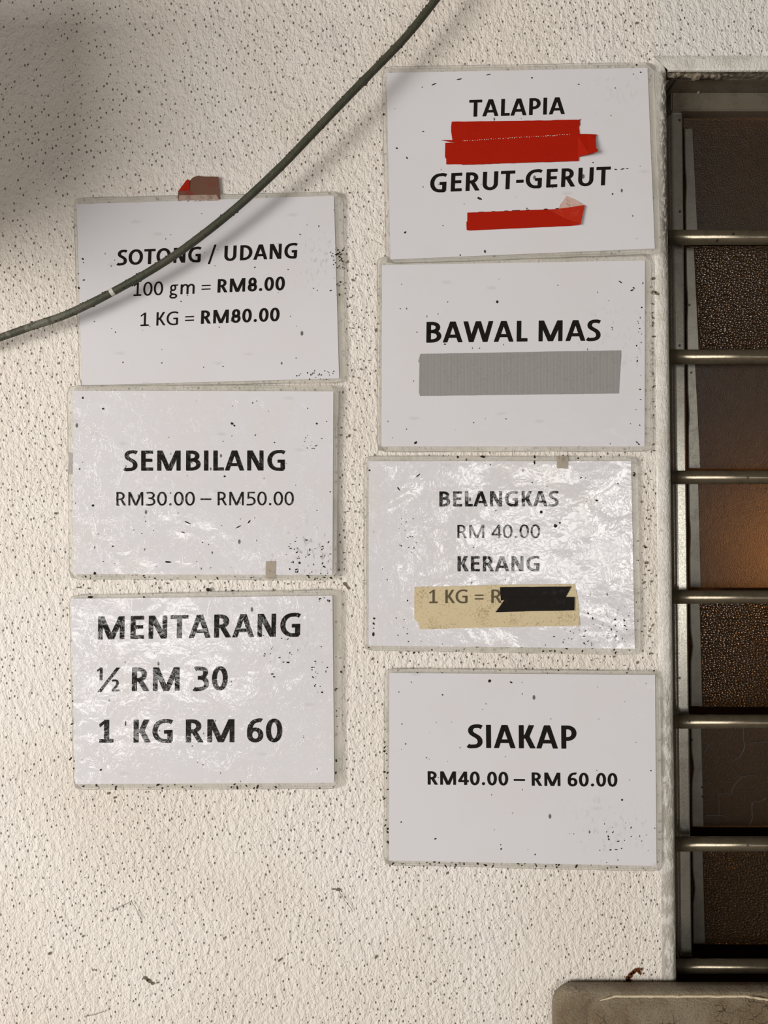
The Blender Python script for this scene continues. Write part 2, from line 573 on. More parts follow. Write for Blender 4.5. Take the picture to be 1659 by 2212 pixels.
M_dirt_soft = simple('brown_dirt', (0.16, 0.13, 0.09), 0.9, 0, 0.1)
M_rust = simple('rust_stain', (0.10, 0.028, 0.008), 0.9, 0, 0.1)
M_hair = simple('grey_thread', (0.2, 0.18, 0.15), 0.8)
M_mortar = None
t_ = NT('crumbly_mortar')
_n = t_.noise(t_.pos(), 180, 5, 0.7)
t_.link(t_.mix(t_.ramp(_n, 0.4, 0.65), (0.09, 0.07, 0.048), (0.27, 0.23, 0.165)), t_.b.inputs['Base Color'])
t_.b.inputs['Roughness'].default_value = 0.9
t_.link(t_.bump(_n, 0.9, 0.003), t_.b.inputs['Normal'])
M_mortar = t_.m
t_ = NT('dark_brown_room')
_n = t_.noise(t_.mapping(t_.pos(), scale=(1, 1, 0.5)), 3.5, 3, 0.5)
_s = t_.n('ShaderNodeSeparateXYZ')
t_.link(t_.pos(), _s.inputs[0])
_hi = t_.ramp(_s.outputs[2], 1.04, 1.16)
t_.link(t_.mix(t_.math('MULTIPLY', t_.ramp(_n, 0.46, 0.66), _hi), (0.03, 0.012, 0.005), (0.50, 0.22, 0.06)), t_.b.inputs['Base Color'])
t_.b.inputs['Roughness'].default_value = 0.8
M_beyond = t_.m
t_ = NT('dull_concrete_floor')
_n = t_.noise(t_.pos(), 6, 5, 0.6)
t_.link(t_.mix(_n, (0.16, 0.14, 0.12), (0.30, 0.27, 0.23)), t_.b.inputs['Base Color'])
t_.b.inputs['Roughness'].default_value = 0.7
M_floor = t_.m

# ------------------------------------------------------------------ setting: wall with window opening
SL = 0.0113                                  # the window leans this much


def xe(py): return 1443 + (py - 160) * SL    # photographed left edge of the opening


PY_T, PY_B = 153, 2330
XR = 0.93
zT, zB = W(0, PY_T).z, W(0, PY_B).z
xlT, xlB = W(xe(PY_T), 0).x, W(xe(PY_B), 0).x
R_ED = 0.008
XL0, XR0, ZT0 = -1.7, 1.9, 2.75
RV = 0.125                                   # depth of the opening
bx = 0.018                                   # plaster margin width left of opening
bz = 0.017
mv = [(XL0, 0, 0), (xlB - bx, 0, 0), (xlB - bx, 0, zB), (xlT - bx, 0, zT + bz), (xlT - bx, 0, ZT0), (XL0, 0, ZT0),
      (XR0, 0, ZT0), (XR, 0, ZT0), (XR, 0, zT + bz), (XR, 0, zB), (XR, 0, 0), (XR0, 0, 0)]
mv = [(XL0, 0, 0), (xlB - bx, 0, 0), (xlB - bx, 0, zB), (xlT - bx, 0, zT + bz), (xlT - bx, 0, ZT0), (XL0, 0, ZT0),
      (XR0, 0, ZT0), (XR, 0, ZT0), (XR, 0, zT + bz), (XR, 0, zB), (XR, 0, 0), (XR0, 0, 0),
      (XL0, 0, zB), (XL0, 0, zT + bz), (XR0, 0, zT + bz), (XR0, 0, zB)]
mf = [(0, 1, 2, 12), (12, 2, 3, 13), (13, 3, 4, 5), (4, 3, 8, 7), (7, 8, 14, 6), (8, 9, 15, 14), (9, 10, 11, 15), (1, 10, 9, 2)]
# reveal of the opening behind the rounded edge
k = len(mv)
mv += [(xlB, R_ED, zB), (xlT, R_ED, zT), (XR, R_ED, zT), (XR, 0, zB),
       (xlB, RV, zB), (xlT, RV, zT), (XR, RV, zT), (XR, RV, zB)]
mv += [(XR, 0, zT), (xlB - bx, 0, zB)]
mf += [(k + 0, k + 4, k + 5, k + 1), (k + 1, k + 5, k + 6, k + 2), (k + 8, k + 6, k + 7, k + 3), (k + 9, k + 3, k + 7, k + 4), (k + 8, k + 2, k + 6)]
wall = mesh_obj('wall_back', mv, mf, M_wall)
tag(wall, 'off-white pitted plaster wall carrying the price signs', 'wall', kind='structure')

# smooth plaster margin with a rounded edge, left and top of the opening
mb = MB()
prof = [(-bx, 0.0), (-bx + 0.0015, -0.0008), (-R_ED - 0.002, -0.0008)]
for a in range(0, 9):
    w = a / 8 * math.pi / 2
    prof.append((-R_ED + R_ED * math.sin(w), -0.0008 + R_ED * (1 - math.cos(w)) + 0.0))
prof.append((0.0, 0.03))
M_top = M_margin
vs = []
for i in range(25):
    f = i / 24
    z = zB + (zT - zB) * f
    xx = xlB + (xlT - xlB) * f
    if i == 24: pass
    for (dx, dy) in prof:
        vs.append((xx + dx + 0.0006 * mnoise.noise((xx * 50 + dx * 90, 0, z * 60)) * (1 if dx < -0.001 else 0.6), dy,
                   z + (-dx if i == 24 else 0)))
np_ = len(prof)
fs = [(i * np_ + j, i * np_ + j + 1, (i + 1) * np_ + j + 1, (i + 1) * np_ + j) for i in range(24) for j in range(np_ - 1)]
mb.add((vs, fs))
vs = []
prof_side = prof
prof = [(-bx, 0.0), (-bx + 0.0015, -0.0008), (-0.008, -0.0008), (-0.003, -0.0008), (-0.0016, -0.0008), (-0.0007, -0.0003), (-0.0002, 0.0008), (0.0, 0.002)]
np_ = len(prof)
for i in range(25):
    f = i / 24
    x = xlT + (XR - xlT) * f
    for (dx, dy) in prof:
        vs.append((x + (dx if i == 0 else 0), dy, zT - dx * bz / bx + 0.0008 * mnoise.noise((x * 70, 3, dx * 100))))
fs = [(i * np_ + j, (i + 1) * np_ + j, (i + 1) * np_ + j + 1, i * np_ + j + 1) for i in range(24) for j in range(np_ - 1)]
mb.add((vs, fs))
mb.obj('plaster_margin', M_margin, wall, smooth=True)
mb = MB()
sv = []
for i in range(61):
    x = xlT + 0.0005 + (XR - xlT) * i / 60
    for yy in (0.0019, 0.006, 0.011, 0.017):
        sv.append((x, yy, zT - 0.0002 - 0.0012 * abs(mnoise.noise((x * 120, yy * 200, 1)))))
mb.add((sv, [(i * 4 + j, (i + 1) * 4 + j, (i + 1) * 4 + j + 1, i * 4 + j + 1) for i in range(60) for j in range(3)]))
mb.obj('mortar_and_gap_shade', M_mortar, wall)  # mortar colour; past the crumbs it paints the dark gap of the soffit

# crumbled mortar under the top of the opening
mb = MB()
for i in range(90):
    px = 1446 + (i / 89) ** 1.1 * 135
    lim = 1.0 if px < 1560 else 0.6
    for q in range(2):
        c = W(px + random.uniform(-2, 2), 157 + random.uniform(-1, 9) * lim, 0.006 + random.uniform(0, 0.010))
        r = random.uniform(0.0016, 0.0042) * lim
        bm = bmesh.new()
        bmesh.ops.create_icosphere(bm, subdivisions=2, radius=r)
        for v in bm.verts:
            v.co *= 1 + 0.45 * mnoise.noise(v.co * 420 + c * 90)
            v.co.x *= 1.5
            v.co += c
        bm.verts.index_update()
        mb.add(([tuple(v.co) for v in bm.verts], [tuple(v.index for v in f.verts) for f in bm.faces]))
        bm.free()
mb.obj('mortar_crumbs', M_mortar, wall, smooth=True)

fl = mesh_obj('floor', *box(-1.7, 1.9, -4.5, 0.0, -0.05, 0.0), M_floor)
tag(fl, 'dull concrete floor below the wall', 'floor', kind='structure')

mb = MB()
mb.add(box(-0.85, -0.57, -0.34, 0.0, 1.750, 2.05))  # unseen block, added only to shade the upper left of the wall
tr = mb.obj('shade_block', M_wall)
tag(tr, 'added unseen block that shades the upper left wall', 'shade block', kind='structure')

# the dim space beyond the louvres
mb = MB()
x0, x1, y0, y1, z0, z1 = 0.05, 1.9, RV, 1.15, 0.3, 2.6
vv = [(x0, y0, z0), (x1, y0, z0), (x1, y1, z0), (x0, y1, z0), (x0, y0, z1), (x1, y0, z1), (x1, y1, z1), (x0, y1, z1)]
mb.add((vv, [(0, 1, 2, 3), (4, 7, 6, 5), (0, 3, 7, 4), (3, 2, 6, 7), (1, 5, 6, 2)]))
ob = mb.obj('wall_outside', M_beyond)
tag(ob, 'dim brown surfaces seen through the louvre glass', 'wall', kind='structure')
lp = bpy.data.lights.new('dim_lamp_beyond', 'POINT')
lp.energy = 0.8
lp.color = (1.0, 0.62, 0.28)
lp.shadow_soft_size = 0.08
lo = bpy.data.objects.new('dim_lamp_beyond', lp)
COL.objects.link(lo)
lo.location = (0.98, 0.80, 1.40)

# ------------------------------------------------------------------ louvre window
def slant_box(dx0, dx1, py0, py1, y0, y1, n=1, bev=0.0):
    """vertical bar whose photographed left edge keeps dx px from the opening edge; y0 is its front"""
    vs, fs = [], []
    prof = []
    for py in (py0, py1):
        a, b = W(xe(py) + dx0, py, y0), W(xe(py) + dx1, py, y0)
        bv = bev
        ring = [(a.x, y1), (a.x, y0 + bv), (a.x + bv * 0.3, y0 + bv * 0.3), (a.x + bv, y0), (b.x - bv, y0), (b.x - bv * 0.3, y0 + bv * 0.3), (b.x, y0 + bv), (b.x, y1)]
        vs += [(x, y, a.z) for x, y in ring]
    for j in range(8):
        j2 = (j + 1) % 8
        fs.append((j, j2, 8 + j2, 8 + j))
    fs += [tuple(range(7, -1, -1)), tuple(range(8, 16))]
    return vs, fs


PR = 2350   # photographed x where the frame ends, beyond the picture
mb = MB()
mb.add(slant_box(7, 31, 236, 2066, 0.045, 0.085, bev=0.0022))
window = mb.obj('window_1', M_frame, None)
tag(window, 'louvre window of textured glass slats in a grimy metal frame', 'window', kind='structure')
mb = MB().add(slant_box(1.5, 5, 200, 2072, 0.050, 0.09, bev=0.0004))
mb.obj('frame_lip', M_frame, window)
mb = MB()
a, b = W(1451, 198, 0.040), W(PR, 239, 0.040)
mb.add(box(a.x, XR - 0.002, 0.040, 0.095, b.z, a.z))
hr = mb.obj('head_rail', M_frame_dark, window)
bm = bmesh.new(); bm.from_mesh(hr.data)
bmesh.ops.bevel(bm, geom=list(bm.edges), offset=0.0012, segments=2, affect='EDGES')
bm.to_mesh(hr.data); bm.free()
for (px, py, r) in ((1509, 199, 0.0016), (1512, 195.5, 0.0013)):
    bm = bmesh.new()
    bmesh.ops.create_uvsphere(bm, u_segments=10, v_segments=6, radius=r, )
    c = W(px, py, 0.0395)
    for v in bm.verts: v.co += c
    me = bpy.data.meshes.new('screw'); bm.to_mesh(me); bm.free()
    me.materials.append(M_screw)
    o = bpy.data.objects.new('screw', me); COL.objects.link(o); o.parent = window
# metal lining of the soffit and the sill
a = W(1446, 171, 0.016)
mb = MB().add(box(W(1447, 0, 0.016).x, XR - 0.002, 0.016, 0.1, a.z - 0.001, a.z + 0.006))
mb.obj('soffit_plate', M_frame_dark, window)
mb = MB().add(box(xlB + 0.002, XR - 0.002, 0.05, 0.11, zB + 0.001, zB + 0.03))
mb.obj('sill_rail', M_frame_dark, window)
# right jamb outside the picture
mb = MB().add(box(XR - 0.035, XR - 0.004, 0.045, 0.085, zB + 0.012, W(0, 239, 0.04).z))
mb.obj('frame_stile', M_frame, window)

YT, YB = 0.052, 0.066                       # louvres lean: top edge nearer
panes = [(252, 520, M_fine, 'frosted'), (532, 776, M_peb, 'pebbled'), (778, 1013, M_fine, 'frosted'), (1036, 1270, M_fine, 'frosted'),
         (1298, 1527, M_peb, 'pebbled'), (1562, 1787, M_puz, 'puzzle'), (1826, 2040, M_peb, 'pebbled')]
GL = 0.005
for i, (pt, pb, m, kd) in enumerate(panes):
    if i == 0: pt = 256
    xl_t, xl_b = W(xe(pt) + 33, pt, YT), W(xe(pb) + 36, pb, YB)
    xr = XR - 0.02
    nv = Vector((0, (xl_t.z - xl_b.z), (YB - YT))).normalized() * GL   # towards the far side
    v = [Vector((xl_t.x, YT, xl_t.z)), Vector((xr, YT, xl_t.z)), Vector((xr, YB, xl_b.z)), Vector((xl_b.x, YB, xl_b.z))]
    v = v + [q + nv for q in v]
    f = [(0, 3, 2, 1), (4, 5, 6, 7), (0, 1, 5, 4), (1, 2, 6, 5), (2, 3, 7, 6), (3, 0, 4, 7)]
    p_ = mesh_obj('louvre_pane', v, f, m, window)
    if kd == 'puzzle':
        p_['label'] = 'glass slat with engraved jigsaw lines'
        lines = [[(955, 645), (905, 680), (880, 715), (862, 770)],
                 [(1305, 490), (1305, 640), (1318, 655), (1312, 720), (1265, 800), (1180, 862)],
                 [(1318, 655), (1420, 652), (1570, 640)],
                 [(1140, 900), (1255, 1030), (1350, 1028), (1450, 1030)],
                 [(1290, 1040), (1205, 1130), (1168, 1205), (1165, 1235), (1100, 1236), (1025, 1235), (1022, 1350), (1022, 1478)],
                 [(862, 1098), (930, 1118), (988, 1178), (1010, 1250), (1020, 1330)],
                 [(858, 1480), (1025, 1480), (1090, 1490), (1135, 1522)],
                 [(1560, 1280), (1500, 1320), (1405, 1340), (1402, 1510), (1370, 1592)]]
        mb = MB()
        for ln in lines:
            pp = []
            for (cx, cy) in catmull([(a_, b_, 0) for a_, b_ in ln], 5) and [(q.x, q.y) for q in catmull([(a_, b_, 0) for a_, b_ in ln], 5)]:
                px, py = 1359 + cx / 5.267, 1480 + cy / 5.267
                yy = YT + (YB - YT) * (py - pt) / (pb - pt) - 0.0001
                pp.append(W(px, py, yy))
            mb.add(tube(pp, 0.0008, 6))
        mb.obj('engraved_line', simple('engraving_shadow', (0.03, 0.022, 0.014), 0.5), p_)
    # aluminium clip holding the slat
    def cp(dx, py, off):
        yy = YT + (YB - YT) * (py - pt) / (pb - pt) - off
        return W(xe(py) + dx, py, yy)
    vs, fs = [], []
    N = 14
    lift = [0.0] * (N + 1)
    for s_ in range(N + 1):
        f_ = s_ / N
        py = pt + (22 if i == 0 else 3) + (pb - 2 - pt - (22 if i == 0 else 3)) * f_
        bulge = 4.5 * math.exp(-((f_ - 0.42) / 0.10) ** 2) if i in (4, 5, 6) else 2.0 * math.exp(-((f_ - 0.5) / 0.12) ** 2)
        wdt = (52 + 9 * f_) if i < 3 else (56 + 3 * f_)
        ring = [cp(33 + bulge, py, -0.004), cp(33 + bulge, py, 0.0022), cp(34.5 + bulge, py, 0.0034), cp(36.5 + bulge, py, 0.0030), cp(wdt - 1, py, 0.0026), cp(wdt, py, 0.0018), cp(wdt, py, 0.0002)]
        vs += ring
    for s_ in range(N):
        for j in range(6):
            fs.append((s_ * 7 + j, (s_ + 1) * 7 + j, (s_ + 1) * 7 + j + 1, s_ * 7 + j + 1))
    fs += [tuple(range(7)), tuple(N * 7 + j for j in range(6, -1, -1))]
    mesh_obj('louvre_clip', vs, fs, M_clip, window, smooth=False)

# ------------------------------------------------------------------ security grille
grille = thing('window_grille', 'row of dull horizontal metal tubes barring the louvre window', 'grille', (0.33, 0.026, ZC))
bars = [(513, 15.5), (771, 15.5), (1031, 14.5), (1290, 14.5), (1559, 14.5), (1823, 15.0), (2087, 14.0)]
for (py, r) in bars:
    yy = 0.0255
    c = W(1440, py, yy)
    rad = r * S * (D + yy) / D
    vs, fs = tube([(W(xe(py) - 8, py, yy).x + 0.001, yy, c.z), (0.6, yy, c.z + 0.0004), (XR + 0.02, yy, c.z)], rad, 28)
    o = mesh_obj('bar', vs, fs, M_bar, None, smooth=True)
    o.data.transform(__import__('mathutils').Matrix.Translation(-grille.location))
    o.parent = grille

# ------------------------------------------------------------------ lettering: stroke-built humanist sans
CAP = 0.634
ADV_B = dict(A=.606, B=.561, D=.630, E=.488, G=.637, I=.267, K=.547, L=.423, M=.874, N=.659, O=.676, P=.532, R=.563, S=.473, T=.495, U=.653, W=.906)
ADV_R = dict(A=.579, B=.544, D=.615, E=.488, G=.631, I=.252, K=.520, L=.420, M=.855, N=.646, O=.662, P=.517, R=.543, S=.459, T=.487, U=.642, W=.890, g=.471, m=.799)
MISC_B = {' ': .226, '.': .267, '-': .306, '–': .498, '/': .430, '=': .498, '½': .66}
MISC_R = {' ': .226, '.': .252, '-': .306, '–': .498, '/': .386, '=': .498, '½': .64}


def ribbon(pts, v, h):
    n = len(pts)
    L, Rr = [], []
    for i in range(n):
        a, b = pts[max(i - 1, 0)], pts[min(i + 1, n - 1)]
        if pts[0] == pts[-1] and i in (0, n - 1): a, b = pts[-2], pts[1]
        tx, ty = b[0] - a[0], b[1] - a[1]
        l = math.hypot(tx, ty) or 1
        nx, ny = -ty / l, tx / l
        w = math.hypot(v / 2 * nx, h / 2 * ny)
        L.append((pts[i][0] + nx * w, pts[i][1] + ny * w))
        Rr.append((pts[i][0] - nx * w, pts[i][1] - ny * w))
    return [[L[i], Rr[i], Rr[i + 1], L[i + 1]] for i in range(n - 1)]


def path(cmds, v, h, K=0.58):
    pts = [cmds[0]]
    for c in cmds[1:]:
        x0, y0 = pts[-1]
        if len(c) == 2:
            pts.append(c); continue
        if c[0] == 'hv':
            x3, y3 = c[1:]; p1 = (x0 + (x3 - x0) * K, y0); p2 = (x3, y3 - (y3 - y0) * K)
        elif c[0] == 'vh':
            x3, y3 = c[1:]; p1 = (x0, y0 + (y3 - y0) * K); p2 = (x3 - (x3 - x0) * K, y3)
        else:
            p1, p2, (x3, y3) = c[1:]
        for i in range(1, 11):
            t = i / 10; u = 1 - t
            pts.append((u ** 3 * x0 + 3 * u * u * t * p1[0] + 3 * u * t * t * p2[0] + t ** 3 * x3,
                        u ** 3 * y0 + 3 * u * u * t * p1[1] + 3 * u * t * t * p2[1] + t ** 3 * y3))
    return ribbon(pts, v, h)


def rnd(poly, r=0.014):
    out = []
    n = len(poly)
    for i in range(n):
        p, a, b = Vector(poly[i]), Vector(poly[i - 1]), Vector(poly[(i + 1) % n])
        da, db = (a - p), (b - p)
        ra = min(r, da.length * 0.45); rb = min(r, db.length * 0.45)
        s, e = p + da.normalized() * ra, p + db.normalized() * rb
        for t in (0, 0.33, 0.67, 1):
            q = s * (1 - t) ** 2 + p * 2 * t * (1 - t) + e * t * t
            out.append((q.x, q.y))
    return out


def glyph(ch, b):
    v, h = (.134, .104) if b else (.090, .076)
    C = CAP
    A = (ADV_B if b else ADV_R).get(ch) or (MISC_B if b else MISC_R).get(ch) or .507
    L = .083 if b else .092
    P = []
    rect = lambda x0, y0, x1, y1: P.append(rnd([(x0, y0), (x1, y0), (x1, y1), (x0, y1)]))
    dia = lambda a, y0, c, y1, w: P.append(rnd([(a, y0), (a + w, y0), (c + w, y1), (c, y1)]))
    if ch == 'I': rect(A / 2 - v / 2, 0, A / 2 + v / 2, C)
    elif ch == 'T': rect(.012, C - h, A - .012, C); rect(A / 2 - v / 2, 0, A / 2 + v / 2, C)
    elif ch == 'L': rect(L, 0, L + v, C); rect(L, 0, A - .02, h)
    elif ch == 'E':
        rect(L, 0, L + v, C); rect(L, C - h, A - .048, C); rect(L, .278, A - .068, .278 + h * .98); rect(L, 0, A - .042, h)
    elif ch in 'PRB':
        rect(L, 0, L + v, C)
        if ch == 'P': xr, y2 = A - .035, .212 + h / 2
        elif ch == 'R': xr, y2 = A - .078, .252 + h / 2
        else: xr, y2 = A - .072, .338
        P.extend(path([(L + v * .5, C - h / 2), (.25, C - h / 2), ('hv', xr - v / 2, (C - h / 2 + y2) / 2), ('vh', .24, y2), (L + v / 2, y2)], v, h))
        if ch == 'R': dia(A - .012 - v * 1.13, 0, .22 if b else .25, .305, v * 1.1)
        if ch == 'B': P.extend(path([(L + v * .5, y2), (.26, y2), ('hv', A - .036 - v / 2, (h / 2 + y2) / 2), ('vh', .24, h / 2), (L + v / 2, h / 2)], v, h))
    elif ch == 'D':
        rect(L, 0, L + v, C)
        P.extend(path([(L + v * .5, C - h / 2), (.24, C - h / 2), ('hv', A - .04 - v / 2, C / 2), ('vh', .24, h / 2), (L + v / 2, h / 2)], v, h))
    elif ch in 'O0':
        x0, x1 = (.038, A - .038) if ch == 'O' else (.036, A - .036)
        c = (x0 + x1) / 2; y0, y1 = -.010 + h / 2, C + .010 - h / 2
        P.extend(path([(c, y1), ('hv', x0 + v / 2, C / 2), ('vh', c, y0), ('hv', x1 - v / 2, C / 2), ('vh', c, y1)], v, h))
    elif ch == 'U':
        L = .076 if b else .088
        P.extend(path([(L + v / 2, C), (L + v / 2, .22), ('vh', A / 2, -.009 + h / 2), ('hv', A - L - v / 2, .22), (A - L - v / 2, C)], v, h))
    elif ch == 'S':
        xl, xr = .036, A - .030
        hh = h * .98
        P.extend(path([(xr - .022, C - .072), ('c', (xr - .09, C - .03), (xr - .13, C + .010 - hh / 2), (A * .56, C + .010 - hh / 2)), ('hv', xl + .014 + v / 2, .470),
                       ('c', (xl + .014 + v / 2, .335), (xr - v / 2, .345), (xr - v / 2, .172)), ('vh', A * .44, -.010 + hh / 2),
                       ('c', (A * .3, -.010 + hh / 2), (.1, .02), (xl + .006, .068))], v, hh))
    elif ch == 'G':
        xs = A - .068
        P.extend(path([(xs - .012, C - .078), ('c', (xs - .1, C - .02), (xs - .15, C + .010 - h / 2), (A * .58, C + .010 - h / 2)), ('hv', .036 + v / 2, C / 2 - .003),
                       ('vh', A * .57, -.010 + h / 2), ('c', (A * .72, -.010 + h / 2), (xs - .09, .03), (xs - v * .35, .055))], v, h))
        rect(xs - v, .035, xs, .345); rect(.345, .345 - h * .98, xs, .345)
    elif ch == 'K':
        rect(L, 0, L + v, C)
        dia(L + v - .02, .265, A - .045 - v * 1.12, C, v * 1.12); dia(A - .004 - v * 1.16, 0, L + v - .015, .37, v * 1.12)
    elif ch == 'M':
        w = v * .92; wd = v * 1.12; c = A / 2
        rect(L, 0, L + w, C); rect(A - L - w, 0, A - L, C)
        dia(c - wd / 2, 0, L + .004, C, wd); dia(c - wd / 2, 0, A - L - .004 - wd, C, wd)
    elif ch == 'N':
        w = v * .9; wd = v * 1.18
        rect(L, 0, L + w, C); rect(A - L - w, 0, A - L, C); dia(A - L - wd, 0, L, C, wd)
    elif ch == 'W':
        wd = v * 1.02; q = A * .272
        for s in (0, 1):
            m = (lambda x: A - x - wd) if s else (lambda x: x)
            dia(m(q - wd / 2), 0, m(.010), C, wd); dia(m(q - wd / 2), 0, m(A / 2 - wd * .56), C, wd)
    elif ch == 'A':
        wd = v * 1.02; tt = v * 1.22; c = A / 2
        dia(.008, 0, c - tt / 2, C, wd); dia(A - .008 - wd, 0, c + tt / 2 - wd, C, wd)
        yb = .138 if b else .155
        P.append([(.008 + wd * .5 + (c - .1) * yb / C, yb), (A - .008 - wd * .5 - (c - .1) * yb / C, yb),
                  (A - .008 - wd * .5 - (c - .1) * yb / C - .02, yb + h * .95), (.008 + wd * .5 + (c - .1) * yb / C + .02, yb + h * .95)])
    elif ch == '-': rect(.03, .205, A - .03, .205 + h)
    elif ch == '–': rect(0, .215, A, .215 + h * .85)
    elif ch == '=': rect(.045, .165, A - .045, .165 + h * .8); rect(.045, .335, A - .045, .335 + h * .8)
    elif ch == '.':
        r = .072 if b else .056
        P.append([(A / 2 + r * math.cos(i * math.pi / 8), r * .95 + r * math.sin(i * math.pi / 8)) for i in range(16)])
    elif ch == '/': dia(.0, -.11, A - .01 - v * .85, .70, v * .82)
    elif ch == '1':
        c = .275
        rect(c - v / 2, 0, c + v / 2, C); rect(.085, 0, .455, h)
        P.append(rnd([(.075, C - .128), (c - v / 2 + .03, C), (c + v / 2 - .01, C), (c + v / 2 - .02, C - h), (c - v / 2, C - h * 1.15), (.1, C - .128 - h * .82)], .01))
    elif ch == '2':
        P.extend(path([(.072, C - .075), ('c', (.12, C - .03), (.17, C - h / 2 + .008), (.235, C - h / 2 + .008)), ('hv', .425 - v / 2, .462), ('c', (.425 - v / 2, .33), (.26, .25), (.115, h * .6))], v, h))
        rect(.048, 0, .452, h)
    elif ch == '3':
        P.extend(path([(.07, C - .062), ('c', (.12, C - .02), (.16, C + .008 - h / 2), (.225, C + .008 - h / 2)), ('hv', .430 - v / 2, .483), ('vh', .21, .343), (.15, .343)], v, h))
        P.extend(path([(.15, .343), (.21, .343), ('hv', .458 - v / 2, .172), ('vh', .20, -.010 + h / 2), ('c', (.14, -.010 + h / 2), (.09, .015), (.044, .055))], v, h))
    elif ch == '4':
        xs = .415 - v
        rect(xs, 0, xs + v, C); rect(.02, .132, .492, .132 + h)
        P.append(rnd([(.02, .132 + h * .9), (.02 + v * 1.05, .132 + h * .9), (xs + v * .95, C), (xs - v * .12, C)], .01))
    elif ch == '5':
        rect(.088, C - h, .425, C); rect(.088, .30, .088 + v * .82, C)
        P.extend(path([(.095, .330), ('c', (.14, .362), (.17, .366), (.22, .366)), ('hv', .462 - v / 2, .182), ('vh', .20, -.010 + h / 2), ('c', (.14, -.010 + h / 2), (.09, .01), (.05, .045))], v, h))
    elif ch == '6':
        x0, x1, c = .042, .472, .262
        P.extend(path([(c, .40 - h / 2), ('hv', x0 + v / 2, .20), ('vh', c, -.010 + h / 2), ('hv', x1 - v / 2, .19), ('vh', c, .40 - h / 2)], v, h))
        P.extend(path([(x1 - .045, C - .048), ('c', (.37, C - .005), (.34, C + .008 - h / 2), (.315, C + .008 - h / 2)), ('hv', x0 + v / 2, .30), (x0 + v / 2, .19)], v, h))
    elif ch == '8':
        c = .2535
        for (x0, x1, y0, y1) in ((.066, .441, .335 - h / 2, C + .010 - h / 2), (.040, .467, -.010 + h / 2, .335)):
            my = (y0 + y1) / 2
            P.extend(path([(c, y1), ('hv', x0 + v / 2, my), ('vh', c, y0), ('hv', x1 - v / 2, my), ('vh', c, y1)], v, h))
    elif ch == 'm':
        X = .466
        for x in (L - .01, A / 2 - v / 2, A - L + .01 - v): rect(x, 0, x + v, X if x < .1 else X - .12)
        for (xa, xb) in ((L - .01 + v / 2, A / 2), (A / 2, A - L + .01 - v / 2)):
            P.extend(path([(xa, X - .16), ('c', (xa + .06, X - .06), (xa + .1, X + .008 - h / 2), (xa + (xb - xa) * .62, X + .008 - h / 2)), ('hv', xb, X - .15), (xb, X - .2)], v, h))
    elif ch == 'g':
        def ell(x0, x1, y0, y1):
            c, my = (x0 + x1) / 2, (y0 + y1) / 2
            P.extend(path([(c, y1 - h / 2), ('hv', x0 + v / 2, my), ('vh', c, y0 + h / 2), ('hv', x1 - v / 2, my), ('vh', c, y1 - h / 2)], v * .95, h))
        ell(.055, .375, .165, .474)
        ell(.030, .440, -.190, .055)
        rect(.26, .474 - h * .9, .462, .474)
        P.extend(path([(.135, .195), ('c', (.07, .15), (.07, .09), (.135, .055)), ('c', (.17, .035), (.2, .03), (.25, .022))], v * .8, h))
    elif ch == '½':
        sub = lambda g, sx, dx, dy: [P.append([(x * sx + dx, y * sx + dy) for x, y in q]) for q in glyph(g, True)[1]]
        for q in glyph('1', True)[1][::2]: P.append([(x * .54 - .03, y * .54 + CAP * .48) for x, y in q])
        sub('2', .50, .375, 0)
        dia(.02, -.015, A - .14, CAP + .005, v * .75)
    return A, P


def text_layout(s, b):
    x = 0; polys = []
    for ch in s:
        a, P = glyph(ch, b)
        polys += [[(px + x, py) for px, py in q] for q in P]
        x += a
    xs = [p[0] for q in polys for p in q]
    return polys, min(xs), max(xs)


